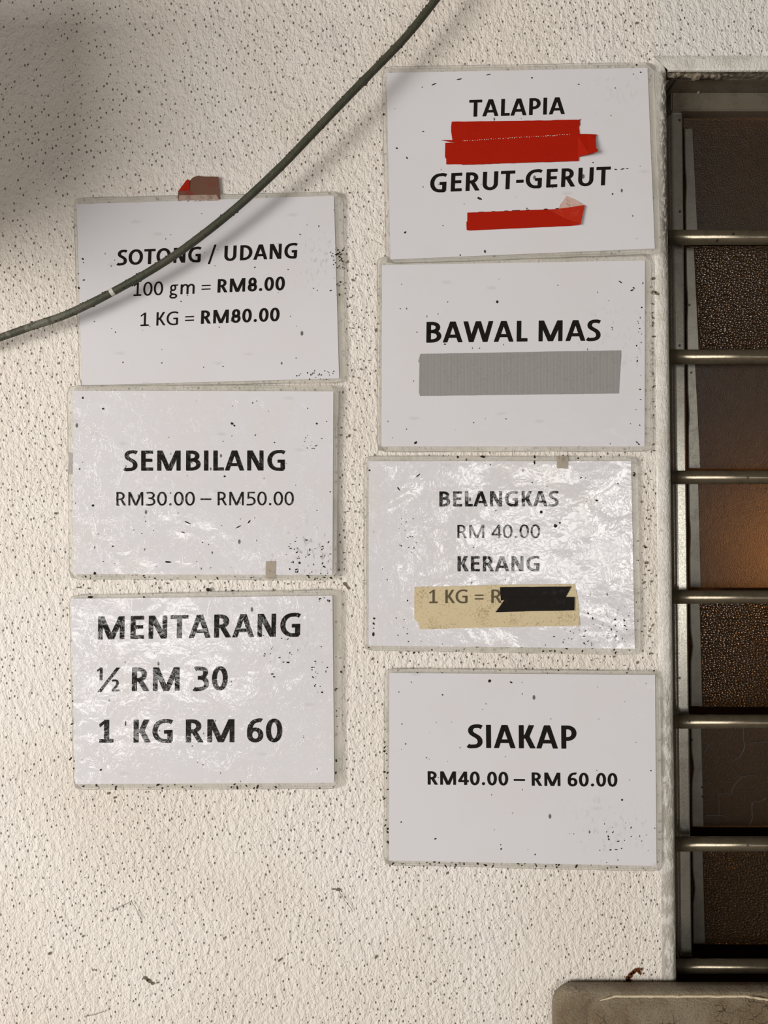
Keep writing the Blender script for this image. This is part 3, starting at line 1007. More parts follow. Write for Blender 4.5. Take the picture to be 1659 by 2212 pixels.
# ------------------------------------------------------------------ laminated price signs
class Sign:
    def __init__(s, label, pouch, paper, base, lifts, wrinkle, dirt_uv, dirt, ids):
        s.pouch, s.paper, s.base, s.lifts = pouch, paper, base, lifts
        cx = sum(p[0] for p in pouch) / 4; cy = sum(p[1] for p in pouch) / 4
        s.loc = W(cx, cy, -base)
        s.root = thing('price_sign', label, 'sign', s.loc, 'laminated price signs on the wall')
        s.x0, s.x1 = min(p[0] for p in pouch), max(p[0] for p in pouch)
        s.y0, s.y1 = min(p[1] for p in pouch), max(p[1] for p in pouch)
        s.ink = ink_material('printed_ink_' + ids, wrinkle)
        s.paper_m = paper_material('laminated_paper_' + ids, wrinkle, dirt_uv, dirt)
        s.ph = random.uniform(0, 6)
        s.wr = wrinkle
        s.make_pouch()
        s.make_paper()

    def depth(s, px, py):
        u = (px - s.x0) / (s.x1 - s.x0); v = (py - s.y0) / (s.y1 - s.y0)
        tl, tr, br, bl = s.lifts
        f = lambda a: max(0.0, min(1.2, a)) ** 3
        d = tl * f(1 - u) * f(1 - v) + tr * f(u) * f(1 - v) + br * f(u) * f(v) + bl * f(1 - u) * f(v)
        e = 0.0009 * (0.5 + s.wr * 0.5) * (math.sin(u * 5.1 + s.ph) * math.cos(v * 4.3 + s.ph * 2) + 0.6)
        return -(s.base + d * 0.001 + max(0, e))

    def pt(s, px, py, off): return W(px, py, s.depth(px, py) - off) - s.loc

    def make_pouch(s):
        N, Mx = 22, 30
        tl, tr, br, bl = [Vector(p) for p in s.pouch]
        wpx = (tr - tl).length; hpx = (bl - tl).length
        R = 13.0
        vs, uv, ed = [], [], []
        for j in range(N + 1):
            for i in range(Mx + 1):
                # grid denser at the rim so the rim dirt stays sharp
                u, v = i / Mx, j / N
                X, Y = u * wpx, v * hpx
                # round the corners
                for (cx, cy, sx, sy) in ((R, R, -1, -1), (wpx - R, R, 1, -1), (R, hpx - R, -1, 1), (wpx - R, hpx - R, 1, 1)):
                    if (X - cx) * sx > 0 and (Y - cy) * sy > 0:
                        dd = math.hypot(X - cx, Y - cy)
                        mxx = max(abs(X - cx), abs(Y - cy))
                        if dd > 0:
                            X, Y = cx + (X - cx) * mxx / dd, cy + (Y - cy) * mxx / dd
                uu, vv = X / wpx, Y / hpx
                p = tl * (1 - uu) * (1 - vv) + tr * uu * (1 - vv) + br * uu * vv + bl * (1 - uu) * vv
                wob = 1.2 * mnoise.noise((p.x * .02, p.y * .02, s.ph)) if i in (0, Mx) or j in (0, N) else 0
                p = p + Vector((wob, wob))
                vs.append(s.pt(p.x, p.y, 0.0))
                uv.append((X * S, Y * S))
                dm = min(u * wpx, wpx - u * wpx, v * hpx, hpx - v * hpx)
                ed.append((dm * S, 0))
        w = Mx + 1
        # snap the second ring close to the rim
        for j in range(N + 1):
            for i in range(Mx + 1):
                pass
        fs = [(j * w + i, (j + 1) * w + i, (j + 1) * w + i + 1, j * w + i + 1) for j in range(N) for i in range(Mx)]
        rim = [i for i in range(w)] + [j * w + Mx for j in range(1, N + 1)] + [N * w + i for i in range(Mx - 1, -1, -1)] + [j * w for j in range(N - 1, 0, -1)]
        n0 = len(vs)
        for r in rim:
            vs.append(vs[r] + Vector((0, 0.0006, 0))); uv.append(uv[r]); ed.append(ed[r])
        L_ = len(rim)
        for a in range(L_):
            b_ = (a + 1) % L_
            fs.append((rim[a], rim[b_], n0 + b_, n0 + a))
        o = mesh_obj('laminate_pouch', vs, fs, M_film, s.root, smooth=False, uvs=uv)
        lay = o.data.uv_layers.new(name='edge')
        for lp in o.data.loops: lay.data[lp.index].uv = ed[lp.vertex_index]

    def make_paper(s):
        N, Mx = 22, 30
        tl, tr, br, bl = [Vector(p) for p in s.paper]
        vs, uv = [], []
        for j in range(N + 1):
            for i in range(Mx + 1):
                u, v = i / Mx, j / N
                p = tl * (1 - u) * (1 - v) + tr * u * (1 - v) + br * u * v + bl * (1 - u) * v
                vs.append(s.pt(p.x, p.y, 0.0006)); uv.append((u, 1 - v))
        w = Mx + 1
        fs = [(j * w + i, (j + 1) * w + i, (j + 1) * w + i + 1, j * w + i + 1) for j in range(N) for i in range(Mx)]
        rim = [i for i in range(w)] + [j * w + Mx for j in range(1, N + 1)] + [N * w + i for i in range(Mx - 1, -1, -1)] + [j * w for j in range(N - 1, 0, -1)]
        n0 = len(vs)
        for r in rim: vs.append(vs[r] + Vector((0, 0.0004, 0))); uv.append(uv[r])
        L_ = len(rim)
        for a in range(L_):
            b_ = (a + 1) % L_
            fs.append((rim[a], rim[b_], n0 + b_, n0 + a))
        mesh_obj('paper', vs, fs, s.paper_m, s.root, smooth=False, uvs=uv)

    def text(s, segs, mat=None, off=0.0009, label=None):
        """segs: (string, bold, x left, baseline left, x right, baseline right, cap height) in photograph pixels"""
        vs, fs = [], []
        for (st, b, xa, ya, xb, yb, cap) in segs:
            polys, mn, mx = text_layout(st, b)
            sx = (xb - xa) / (mx - mn); sy = cap / CAP
            sl = (yb - ya) / (xb - xa)
            for q in polys:
                n = len(vs)
                for (gx, gy) in q:
                    X = (gx - mn) * sx; Y = gy * sy
                    vs.append(s.pt(xa + X - sl * -Y * -1.0, ya + X * sl - Y, off))
                fs.append(tuple(range(n, n + len(q))))
        # faces towards the camera
        o = mesh_obj('lettering', vs, fs, mat or s.ink, s.root)
        bm = bmesh.new(); bm.from_mesh(o.data)
        for f in bm.faces:
            f.normal_update()
            if f.normal.y > 0: f.normal_flip()
        bm.to_mesh(o.data); bm.free()
        if label: o['label'] = label
        return o

    def strip(s, name, poly, mat, off, label=None, thick=0.0004, parent=None):
        """a piece of tape: outline points (x, y[, lift in mm])"""
        bm = bmesh.new()
        top = []
        for p in poly:
            lf = p[2] * 0.001 if len(p) > 2 else 0
            top.append(bm.verts.new(s.pt(p[0], p[1], off + lf)))
        f = bm.faces.new(top)
        f.normal_update()
        if f.normal.y > 0: f.normal_flip()
        bmesh.ops.triangulate(bm, faces=[f])
        bot = [bm.verts.new(v.co + Vector((0, thick, 0))) for v in top]
        n = len(top)
        for i in range(n):
            bm.faces.new((top[i], top[(i + 1) % n], bot[(i + 1) % n], bot[i]))
        me = bpy.data.meshes.new(name); bm.to_mesh(me); bm.free()
        me.materials.append(mat)
        o = bpy.data.objects.new(name, me); COL.objects.link(o); o.parent = parent or s.root
        if label: o['label'] = label
        return o

    def specks(s, spots, mat=None, name='dirt_specks', off=0.00095):
        vs, fs = [], []
        for (px, py, r, asp, rot) in spots:
            n = len(vs)
            for k_ in range(11):
                w = 2 * math.pi * k_ / 11
                rr = r * (1 + 0.28 * mnoise.noise((px * .37 + math.cos(w) * 1.4, py * .37 + math.sin(w) * 1.4, 2)))
                a, b_ = rr * math.cos(w) * asp, rr * math.sin(w)
                vs.append(s.pt(px + a * math.cos(rot) - b_ * math.sin(rot), py + a * math.sin(rot) + b_ * math.cos(rot), off))
            fs.append(tuple(range(n + 10, n - 1, -1)))
        o = mesh_obj(name, vs, fs, mat or M_dirt, s.root)
        bm = bmesh.new(); bm.from_mesh(o.data)
        for f in bm.faces:
            f.normal_update()
            if f.normal.y > 0: f.normal_flip()
        bm.to_mesh(o.data); bm.free()
        o['kind'] = 'stuff'
        return o


def rough_edge(pts, step=9, amp=0.7, seed=0):
    """adds small tears along an outline"""
    out = []
    n = len(pts)
    for i in range(n):
        a, b = pts[i], pts[(i + 1) % n]
        la = a[2] if len(a) > 2 else 0; lb = b[2] if len(b) > 2 else 0
        m = max(1, int(math.hypot(b[0] - a[0], b[1] - a[1]) / step))
        for k_ in range(m):
            t = k_ / m
            x, y = a[0] + (b[0] - a[0]) * t, a[1] + (b[1] - a[1]) * t
            d = amp * mnoise.noise((x * .31, y * .31, seed)) if k_ else 0
            out.append((x + d, y + d, la + (lb - la) * t))
    return out


rs = random.Random(11)


def scatter(n, x0, y0, x1, y1, r0, r1):
    return [(rs.uniform(x0, x1), rs.uniform(y0, y1), rs.uniform(r0, r1), rs.uniform(1, 2.4), rs.uniform(-1.5, 1.5)) for _ in range(n)]


# 1 -- BAWAL MAS (below the first sign, which overlaps it)
g = Sign('laminated sign reading BAWAL MAS above a strip of grey duct tape', [(814.3, 554.7), (1406.9, 547), (1412, 976), (814.7, 976.7)],
         [(825, 572.8), (1393.4, 562.4), (1392.6, 964.4), (824, 964.4)], 0.0022, (0.5, 1.0, 1.0, 0.6), 0.12, (0.95, 0.6), 0.25, 'bawal')
g.text([('BAWAL MAS', True, 920.8, 740.3, 1297.5, 735.8, 45)])
g.strip('duct_tape', rough_edge([(908, 764.5), (1340.9, 756.8), (1341.3, 767.6), (1338.2, 810), (1336.3, 849.8), (907.3, 855.2), (905, 848.6), (906, 783), (903.4, 781)], 22, 0.5), M_grey, 0.0013, 'grey duct tape')
g.specks([(1074, 652, 2.6, 1.2, 1), (897.5, 956.5, 2.6, 1.4, -.6), (1093, 905, 1.3, 1, 0), (1205, 616, 1.2, 1, 0), (1365, 627, 1.5, 2.6, -.4), (1369, 622, 1.4, 2, .5), (1340, 609, 1.2, 4, .6), (1322, 707.5, 1.2, 1, 0),
          (1386, 664, 1.8, 1, 0), (961, 743.5, 1.6, 1.3, 0), (893, 823, 1.2, 1, 0), (878, 927, 1.1, 1, 0), (1023, 913, 1.1, 1.5, 1)] + scatter(16, 1375, 690, 1392, 960, .5, 1.3) + scatter(14, 826, 580, 1390, 960, .5, .9))

# 2 -- TALAPIA / GERUT-GERUT
g = Sign('laminated sign reading TALAPIA and GERUT-GERUT with red tape over the prices', [(825.5, 143.9), (1413.4, 134.3), (1429.6, 549), (833, 570)],
         [(834.7, 157.4), (1398.8, 146.2), (1414.6, 536.7), (843.2, 560.6)], 0.0040, (0.6, 1.0, 1.6, 0.8), 0.12, (0.9, 0.9), 0.15, 'talapia')
g.text([('TALAPIA', True, 1012.7, 252.4, 1219.9, 246.3, 36.6)])
g.text([('GERUT-GERUT', True, 928.4, 415.8, 1317.8, 399.6, 40)])
g.text([('RM50.00', True, 1032, 487.5, 1214, 479.5, 30)])
g.strip('red_tape', rough_edge([(975.8, 262.8), (1251, 258.6), (1254.5, 256.2), (1252.5, 263), (1253.4, 268), (1250.5, 275), (1252, 285), (1252, 300), (977, 305), (977, 300), (974.5, 283), (974.6, 272)], 12, .6, 1), M_red, 0.0014, 'red tape strip covering a price')
g.strip('red_tape', rough_edge([(962, 308.5), (975, 308), (1000, 312), (1000, 354.5), (964, 354.5), (964, 343), (961.3, 339)], 8, .8, 2), M_red, 0.0014)
g.strip('red_tape', [(952.6, 302.2), (978, 302.4), (998, 305), (994, 311.5), (975, 306.6)], M_red, 0.0019)
g.strip('red_tape', rough_edge([(995, 304), (1080, 301), (1160, 296), (1250, 289.5), (1250, 347.5), (1100, 352), (998, 355.8), (994, 330)], 8, .8, 3), M_red, 0.0020, 'lower red tape strip lapped over the upper one')
g.strip('red_tape', [(1246, 289), (1268, 289.2, .5), (1289.2, 290.2, 1), (1287, 297, 2), (1287, 303.5, 3), (1288.5, 320, 4.5), (1292, 323.5, 5), (1290.8, 327.5, 6), (1272, 333, 4), (1246, 339.5)], M_red, 0.0016, 'loose red tape end curling off the sign')
mbx = [(1000 + i * 5.1 + rs.uniform(-1, 1), 303.8 - (i * 5.1) * .058 + rs.uniform(-.7, .7), rs.uniform(.5, 1.0), rs.uniform(1, 2.2), 0) for i in range(46)]
o = g.specks(mbx, simple('white_paper_fibre', (0.62, 0.5, 0.45), .8), 'torn_fibres', 0.00215)
g.strip('red_tape', rough_edge([(1009.5, 459.2), (1207, 451.2), (1263.4, 442.9, 1), (1258, 464, 2), (1254.4, 484.5, 2), (1234, 487.8), (1013.5, 497.7), (1008, 496.4), (1007.5, 479.6), (1009.3, 478)], 14, .5, 4), M_red, 0.0014, 'red tape over a lower price')
g.strip('tape_end', rough_edge([(1207, 451, .2), (1210.6, 440.7), (1215, 436), (1223.3, 423), (1243, 431.2), (1263.4, 442.9), (1258, 446)], 6, .7, 5), M_red_back, 0.0011, 'pale sticky side of the folded red tape')
g.strip('tape_fold', [(1186, 453), (1207, 451), (1263.2, 443.2, 1.6), (1254.2, 484.2, 2.4), (1243, 480, 2), (1228, 475, 1), (1206, 464)], M_red_gloss, 0.0016)
g.specks([(1036, 429, 2.2, 1.8, .2), (1033, 427, 1.3, 2, -.7), (1039, 430, 1.2, 2, .9), (1047.5, 543, 2.0, 1.6, 1.2), (875, 502, 1.8, 1.6, -.9), (994, 551, 1.6, 1, 0), (992, 171, 1.2, 5, -.2), (1055, 161, 1, 5, -.25), (937, 182, 1.2, 5, -.4),
          (912, 188, 1, 1.4, 0), (1149, 168, 1.5, 1.4, .6), (1250, 182, 1, 2.2, 0), (1329, 190, 1.2, 1, 0), (1323, 419, 2, .8, 0), (1281, 351, 1.2, 1.4, 0), (857, 320, 1.6, 1.6, .6), (879, 341, 1.4, 2, 1.1), (914, 284, 1, 2.2, 0),
          (1330, 366, 1.1, 3, .2), (1345, 365, 1.2, 3.5, -.3), (1355, 364, 1, 3, .1), (1138, 450, 1.4, 1, 0), (1375, 140, 2.2, 1, 0), (829, 247, 2.6, .8, 0), (1384, 156, 1.5, 1.4, .4), (1368, 160, 1.2, 1, 0)] + scatter(16, 840, 160, 1400, 545, .4, .8))

# 3 -- BELANGKAS / KERANG
g = Sign('laminated sign reading BELANGKAS and KERANG with masking tape and black tape', [(785.8, 984.3), (1378, 986.2), (1385.7, 1415.6), (785.8, 1405.2)],
         [(796.2, 996.2), (1363.3, 996.2), (1371.4, 1401.3), (796.2, 1394.4)], 0.0026, (0.6, 1.2, 1.4, 0.6), 0.85, (0.95, 0.12), 1.0, 'belangkas')
g.text([('BELANGKAS', True, 949, 1094.2, 1206.7, 1093.6, 32.7)])
g.text([('RM', False, 987.9, 1162.8, 1045.7, 1162.6, 28.9), ('40.00', False, 1061.6, 1162.6, 1166.5, 1162, 28.9)])
g.text([('KERANG', True, 988.2, 1234.4, 1166, 1234, 32.8)])
g.strip('masking_tape', rough_edge([(895.7, 1268.5), (1077.7, 1263.6), (1160, 1262.5), (1241.7, 1261.7), (1249, 1300), (1252.5, 1352), (1080, 1355), (907.7, 1359.3), (904, 1346), (895, 1336.4)], 14, .7, 6), M_mask, 0.0013, 'yellowed masking tape')
g.text([('1', False, 927, 1303.2, 944.6, 1303.1, 29), ('KG', False, 962, 1303, 1009.5, 1302.9, 29), ('=', False, 1025.4, 1302.8, 1044, 1302.8, 29), ('R', False, 1061.3, 1302.7, 1083, 1302.6, 29)],
       simple('ink_under_tape', (0.085, 0.066, 0.032), .7), 0.0020, 'faded line of print')
g.strip('black_tape', rough_edge([(1080, 1268.5), (1234.4, 1267), (1222.4, 1289), (1225, 1293), (1100, 1294), (1082, 1297.5)], 14, .6, 7), M_black, 0.0021, 'black tape')
g.strip('black_tape', rough_edge([(1088.6, 1297), (1100, 1291), (1241, 1289.8), (1240.5, 1318.4), (1160, 1320), (1070.5, 1322.5), (1080, 1310)], 14, .6, 8), M_black, 0.0027)
g.strip('tape_scrap', rough_edge([(1203.5, 984.5), (1226.5, 985), (1226.8, 1012.5), (1203.3, 1011.5)], 8, .5), M_bit, 0.0013, 'old clear tape')
g.specks([(1169, 1106, 3.4, 1, 0), (1199.8, 1136, 4.0, 1, -.4), (1209.3, 1129.3, 2.1, 1, 0), (1149.7, 1042.6, 1.4, 1, 0), (1181.5, 1050.5, 1.2, 1, 0), (1335, 1045, 1.5, 1, 0), (861, 1056, 1.2, 4, .9), (903, 1027, 1.2, 5, -.7), (1255, 1032, 1.2, 2.5, -.6),
          (1289, 1081, 1.8, 1.8, .3), (808, 1336, 2.2, 1.2, .5), (807, 1347, 1.8, 1.6, 1), (807, 1357, 1.3, 1.2, 0), (806.5, 1370, 2.6, 1.8, 1.5), (880, 1297.5, 1.8, .8, 0), (1154.5, 999, 1.8, 2.4, 1.5), (798, 1016, 2, 1, 0), (1354, 1360, 1.4, 1, 0)]
         + scatter(26, 1260, 1320, 1370, 1398, .5, 1.5) + scatter(14, 1170, 1350, 1280, 1398, .5, 1.2) + scatter(14, 850, 1330, 930, 1390, .4, 1.2) + scatter(16, 860, 1115, 900, 1200, .4, 1.0) + scatter(22, 800, 1000, 1365, 1395, .4, .9))
g.specks([(989, 987, 2.2, 1.4, 1.5), (1043, 986.5, 2.4, 2.4, .2), (1155, 987, 2.2, 1.6, 1.5), (1249, 990, 2.2, 1, 0), (1298, 987, 1.8, 1, 0), (1007, 995, .8, 6, 1.57)] + scatter(26, 787, 1396, 1384, 1410, .8, 2.0) + scatter(12, 1366, 1000, 1380, 1400, .6, 1.5), None, 'rim_dirt', 0.0003)

# 4 -- SIAKAP
g = Sign('laminated sign reading SIAKAP, lowest sign beside the window', [(830.4, 1443.1), (1427.3, 1448.9), (1431, 1883), (828.1, 1868.7)],
         [(840.9, 1453.6), (1414.9, 1457.8), (1418.4, 1870.6), (840, 1858.7)], 0.0024, (0.8, 1.2, 0.8, 0.6), 0.10, (0.84, 0.2), 0.35, 'siakap')
g.text([('SIAKAP', True, 1007.9, 1615.4, 1245.5, 1617.6, 50.1)])
g.text([('RM40.00', True, 923.8, 1695, 1097.8, 1696.6, 28.8), ('–', True, 1109.7, 1696.7, 1134.1, 1697, 28.8), ('RM', True, 1148.7, 1697.3, 1210.5, 1698.2, 28.8), ('60.00', True, 1226.4, 1698.4, 1333.6, 1699.3, 28.8)])
g.specks([(1057.5, 1471, 3.4, 1, 0), (1104, 1474, 1.6, 2, .4), (861.5, 1495, 1.2, 1, 0), (955.7, 1501, 1.4, 1.2, .4), (1128, 1499, 1.2, 1, 0), (868, 1564, 1.3, 1, 0), (876, 1607, 1.4, 1, 0), (1343.7, 1728, 2.2, 1, .5), (921, 1637, 1.3, 1, 0), (866.5, 1776, 1.5, 1, 0),
          (940.5, 1812, 1.7, 1.5, -.4), (1082.5, 1834, 1.8, 1, 0), (1081.5, 1825, 1.2, 1, 0), (1156, 1846, 1.5, 1, .8), (1314, 1807, 1.7, 1.4, 1.2), (1315, 1813, 1.6, 1.6, .9), (1318.5, 1836, 1.6, 1.5, 0), (1331, 1835, .9, 4, .1), (1363.5, 1807, 1.2, 1, 0), (1386, 1817, 1.1, 1, 0), (1349, 1815.5, 1.1, 1, 0), (1295.5, 1837, 1.1, 1, 0), (1406, 1665, 1.5, 1, 0)]
         + scatter(14, 1300, 1770, 1415, 1865, .4, 1.2) + scatter(30, 845, 1460, 1412, 1855, .4, .8))
g.specks(scatter(46, 835, 1860, 1425, 1876, .7, 2.2) + scatter(18, 830, 1560, 839, 1860, .7, 2.4) + scatter(10, 835, 1444, 1420, 1455, .7, 1.8), None, 'rim_dirt', 0.0003)

# 5 -- SOTONG / UDANG
g = Sign('laminated sign reading SOTONG / UDANG behind the hanging cable', [(158.2, 427.5), (741.5, 413.2), (747.3, 826.8), (171.5, 836)],
         [(165.5, 441), (721.4, 422.9), (732.6, 817.2), (177, 832.6)], 0.0024, (0.6, 1.5, 1.2, 0.5), 0.15, (0.98, 0.68), 0.5, 'sotong')
g.text([('SOTONG', True, 251.2, 573.3, 434, 565.8, 32.7), ('/', True, 449, 564.9, 466, 564.2, 32.7), ('UDANG', True, 484, 563.8, 641.9, 557.6, 32.7)])
g.text([('100', False, 287.8, 639.6, 351.5, 637.2, 29.3), ('g', False, 365.8, 636.8, 383.5, 636, 29.3), ('m', False, 389.5, 635.8, 419.7, 634.6, 29.3), ('=', False, 434.8, 634, 454.1, 633.2, 29.3), ('RM8.00', True, 469.5, 632.2, 614.6, 626.6, 29.3)])
g.text([('1', False, 302.9, 704.6, 321, 704, 29), ('KG', False, 337.4, 703.4, 384.4, 701.7, 29), ('=', False, 399.2, 701.2, 418.3, 700.4, 29), ('RM80.00', True, 433.7, 699.8, 603.2, 693.6, 29)])
tp = g.strip('dirty_tape', rough_edge([(384.6, 413), (409, 409.5), (409, 391), (417, 383), (429, 379), (436, 381), (445, 381.5), (472, 381.7), (474, 405), (476.3, 433), (384.6, 437)], 7, .7, 9), M_dirty_red, 0.0003, 'grimy red tape tab above the sheet')
g.strip('tape_corner', [(384.8, 413), (402, 389.5, .5), (405.5, 387, .8), (409.3, 388.5, .6), (409.6, 410)], M_red, 0.0007, 'clean red corner of the tape', parent=tp)
g.strip('tape_rim', rough_edge([(387, 422), (420, 421.5), (440, 420.8), (467.5, 420.5), (471, 427), (474, 433), (386, 436.5)], 8, .5, 10), M_dirty_edge, 0.0006, parent=tp)
g.specks([(178.5, 559.3, 2.0, 1.2, .5), (180, 567, 1.2, 1, 0), (168.8, 591, 1.7, .7, 0), (170, 622, 3, .6, -.4), (181, 604.8, 1.4, 1.8, -.2), (254, 628, 1, 1.4, 0), (735.5, 609, 2, 1, .3)] + scatter(40, 712, 535, 745, 580, .4, 1.6)
         + scatter(24, 640, 800, 735, 820, .5, 1.3) + scatter(34, 185, 450, 715, 800, .5, 1.1) + scatter(10, 712, 580, 742, 640, .5, 1.3))
# 6 -- SEMBILANG
g = Sign('laminated sign reading SEMBILANG, middle sign of the left column', [(144.7, 832.5), (731.9, 831), (727.2, 1253.7), (149.3, 1251.7)],
         [(156.2, 844), (720.3, 845.5), (718.3, 1242), (158.9, 1240.2)], 0.0042, (0.8, 3.5, 4.0, 0.6), 0.55, (0.92, 0.12), 0.9, 'sembilang')
g.text([('SEMBILANG', True, 265.8, 1017, 616.5, 1016.4, 43.6)])
g.text([('RM30.00', False, 251.2, 1092.1, 420.5, 1091.8, 29.2), ('–', False, 432.9, 1091.7, 456.3, 1091.7, 34), ('RM50.00', False, 470, 1091.6, 634.5, 1091.3, 29.2)])
g.strip('tape_scrap', rough_edge([(574, 1212.5), (595.5, 1212), (594, 1251), (573.5, 1250)], 8, .5), M_bit, 0.0013, 'old clear tape')
g.strip('tape_scrap', rough_edge([(148.5, 977), (156, 977.5), (155.5, 1025), (148, 1024)], 8, .4), M_bit_grey, 0.0005)
g.specks([(178.6, 859.5, 2.6, .7, 0), (222.5, 883, 2.0, 1.3, .2), (501, 915, 2.4, 1.4, .6), (506, 919.5, 1.7, 1.4, .8), (200.5, 1092, 2.6, 1, .4), (171.5, 1013, 1.6, 1, .6), (243.5, 1180, 1.6, 1.2, .2), (204.5, 1238.5, 3.0, 1, 0), (593, 956, 1.3, 1, 0),
          (368, 1065, 1.3, 1, 0), (485, 1029, 2.0, 1.1, 0), (363, 1214, 2.0, 3.5, .1), (405, 1129, 1.2, 6, .45), (515, 1138, 1.1, 6, -.5), (538, 1127, 1.5, 3, -.9), (437, 1171.5, 1.2, 1, 0), (647, 1216, 2.4, 1.2, .6), (684, 915, 2.0, 1, 0), (395, 1150, 1.1, 4, .3), (713, 1062.5, 1.5, 1, 0)]
         + scatter(46, 620, 1160, 716, 1240, .4, 1.5) + scatter(14, 645, 940, 700, 970, .4, 1.0) + scatter(40, 165, 860, 712, 1230, .4, 1.0))
g.specks(scatter(14, 160, 1243, 720, 1250, .6, 1.6) + scatter(18, 660, 1240, 725, 1252, .6, 1.8), None, 'rim_dirt', 0.0003)

# 7 -- MENTARANG
g = Sign('laminated sign reading MENTARANG in large letters, lowest sign of the left column', [(149.3, 1285.5), (739.6, 1272.4), (739.6, 1704.5), (158.9, 1706)],
         [(153.9, 1293.2), (718.3, 1286.7), (722.2, 1691), (162.8, 1693.7)], 0.0024, (0.6, 1.0, 1.2, 0.6), 0.95, (0.85, 0.75), 0.35, 'mentarang')
g.text([('MENTARANG', True, 211.3, 1381.8, 649.2, 1374.6, 50)])
g.text([('½', True, 209.2, 1494, 258.5, 1493.6, 51), ('RM', True, 284.5, 1493.2, 387.3, 1492.4, 51), ('30', True, 415.9, 1492, 491.2, 1490.8, 51)])
g.text([('1', True, 213.6, 1604.6, 244.6, 1604.4, 49.7)])
g.text([('KG', True, 288.3, 1604.3, 373.7, 1604, 49.7), ('RM', True, 401.2, 1603.8, 506, 1603.3, 49.7), ('60', True, 533.5, 1603.2, 609.4, 1602.8, 49.7)])
g.specks([(217.5, 1663, 1.8, 1.4, -.5), (271, 1563, 1.1, 5, 1.57), (707, 1442, 1.6, 1, 0), (694, 1397, 1.3, 1, 0), (622, 1431, 1.8, 2, .1), (588, 1456, 1.5, 2, 0), (592, 1462, 1.5, 2, .3), (695.5, 1495.5, 1.8, 1.3, .4), (675, 1462, 1.3, 1, 0), (674, 1447, 1.4, 1, 0), (438, 1652, 1.2, 1, 0)]
         + scatter(16, 672, 1428, 698, 1500, .5, 1.3) + scatter(10, 685, 1290, 712, 1300, .5, 1.4) + scatter(16, 560, 1370, 650, 1440, .4, 1.2) + scatter(16, 170, 1300, 715, 1685, .4, .8))
g.specks(scatter(24, 160, 1694, 735, 1704, .8, 2.6) + [(450, 1274, 4, 1.2, .3), (195, 1290, 2.6, 2.2, 0), (311, 1290, 1.8, 1.5, .3)] + scatter(14, 150, 1450, 165, 1700, .8, 2.2) + scatter(10, 722, 1400, 738, 1700, .7, 2.0), None, 'rim_dirt', 0.0003)

# ------------------------------------------------------------------ hanging cable
cp_ = [(-330, 800, .008), (-180, 778, .011), (-60, 749, .013), (0, 729.3, .014), (72, 704, .015), (135.6, 682.6, .0165), (199, 653.7, .018), (265, 619, .0195), (334.5, 579, .021), (407.8, 530, .023),
       (508, 451, .025), (606, 360.5, .028), (672, 292, .030), (756.7, 203.5, .031), (814.6, 144.5, .030), (878, 78, .029), (941, 0, .028), (1005, -85, .025), (1080, -190, .02), (1160, -310, .012), (1230, -420, .005)]
pts = catmull([W(a, b_, -c - 0.004) for a, b_, c in cp_], 12)
rad = []
for i, p in enumerate(pts):
    rad.append(0.0041 * (1 + 0.05 * mnoise.noise(p * 45) + 0.03 * mnoise.noise(p * 160)))
vs, fs = tube(pts, rad, 18)
cable = mesh_obj('hanging_cable', vs, fs, M_cable, None, smooth=True)
tag(cable, 'mossy dark green cable sagging across the wall and the upper left sign', 'cable')
# white paint ring and bits of moss on the cable
ip = min(range(len(pts)), key=lambda i: (pts[i] - W(241, 632, -.023)).length)
ring = pts[ip - 1:ip + 2]
mid = pts[ip]
dr = (pts[ip + 1] - pts[ip - 1]).normalized()
vs, fs = tube([mid - dr * .0022, mid + dr * .0022], 0.00425, 18, caps=False)
mesh_obj('paint_mark', vs, fs, M_white_mark, cable, smooth=True)['label'] = 'white ring painted on the cable'
mb = MB()
rm = random.Random(5)
for i in range(120):
    q = rm.randrange(int(len(pts) * .12), int(len(pts) * .85))
    p = pts[q]; tdir = (pts[q + 1] - pts[q - 1]).normalized()
    side = tdir.cross(Vector((0, 1, 0))).normalized() * (1 if rm.random() < .55 else -1)
    w = rm.uniform(-.9, .5)
    c = p + (side * math.cos(w) + Vector((0, 1, 0)) * math.sin(w)) * 0.0041
    bm = bmesh.new()
    r = rm.uniform(.0004, .0011)
    bmesh.ops.create_icosphere(bm, subdivisions=1, radius=r)
    for v in bm.verts: v.co = v.co * (1 + .6 * mnoise.noise(v.co * 900 + c * 60)) + c + tdir * (v.co.dot(tdir) * rm.uniform(0, 1.2))
    bm.verts.index_update()
    mb.add(([tuple(v.co) for v in bm.verts], [tuple(v.index for v in f.verts) for f in bm.faces])); bm.free()
o = mb.obj('moss', simple('dark_moss', (0.035, 0.033, 0.016), .95), cable, smooth=True)
o['kind'] = 'stuff'

# ------------------------------------------------------------------ tan chair at the lower right
chair = thing('chair', 'tan cracked vinyl chair back with rounded corner, against the wall below the window', 'chair', (0.41, -0.02, 0.0))
CZ = W(0, 2119, -0.004).z
cl = W(1204, 0, -0.03).x
cw, chh = 0.46, 0.46


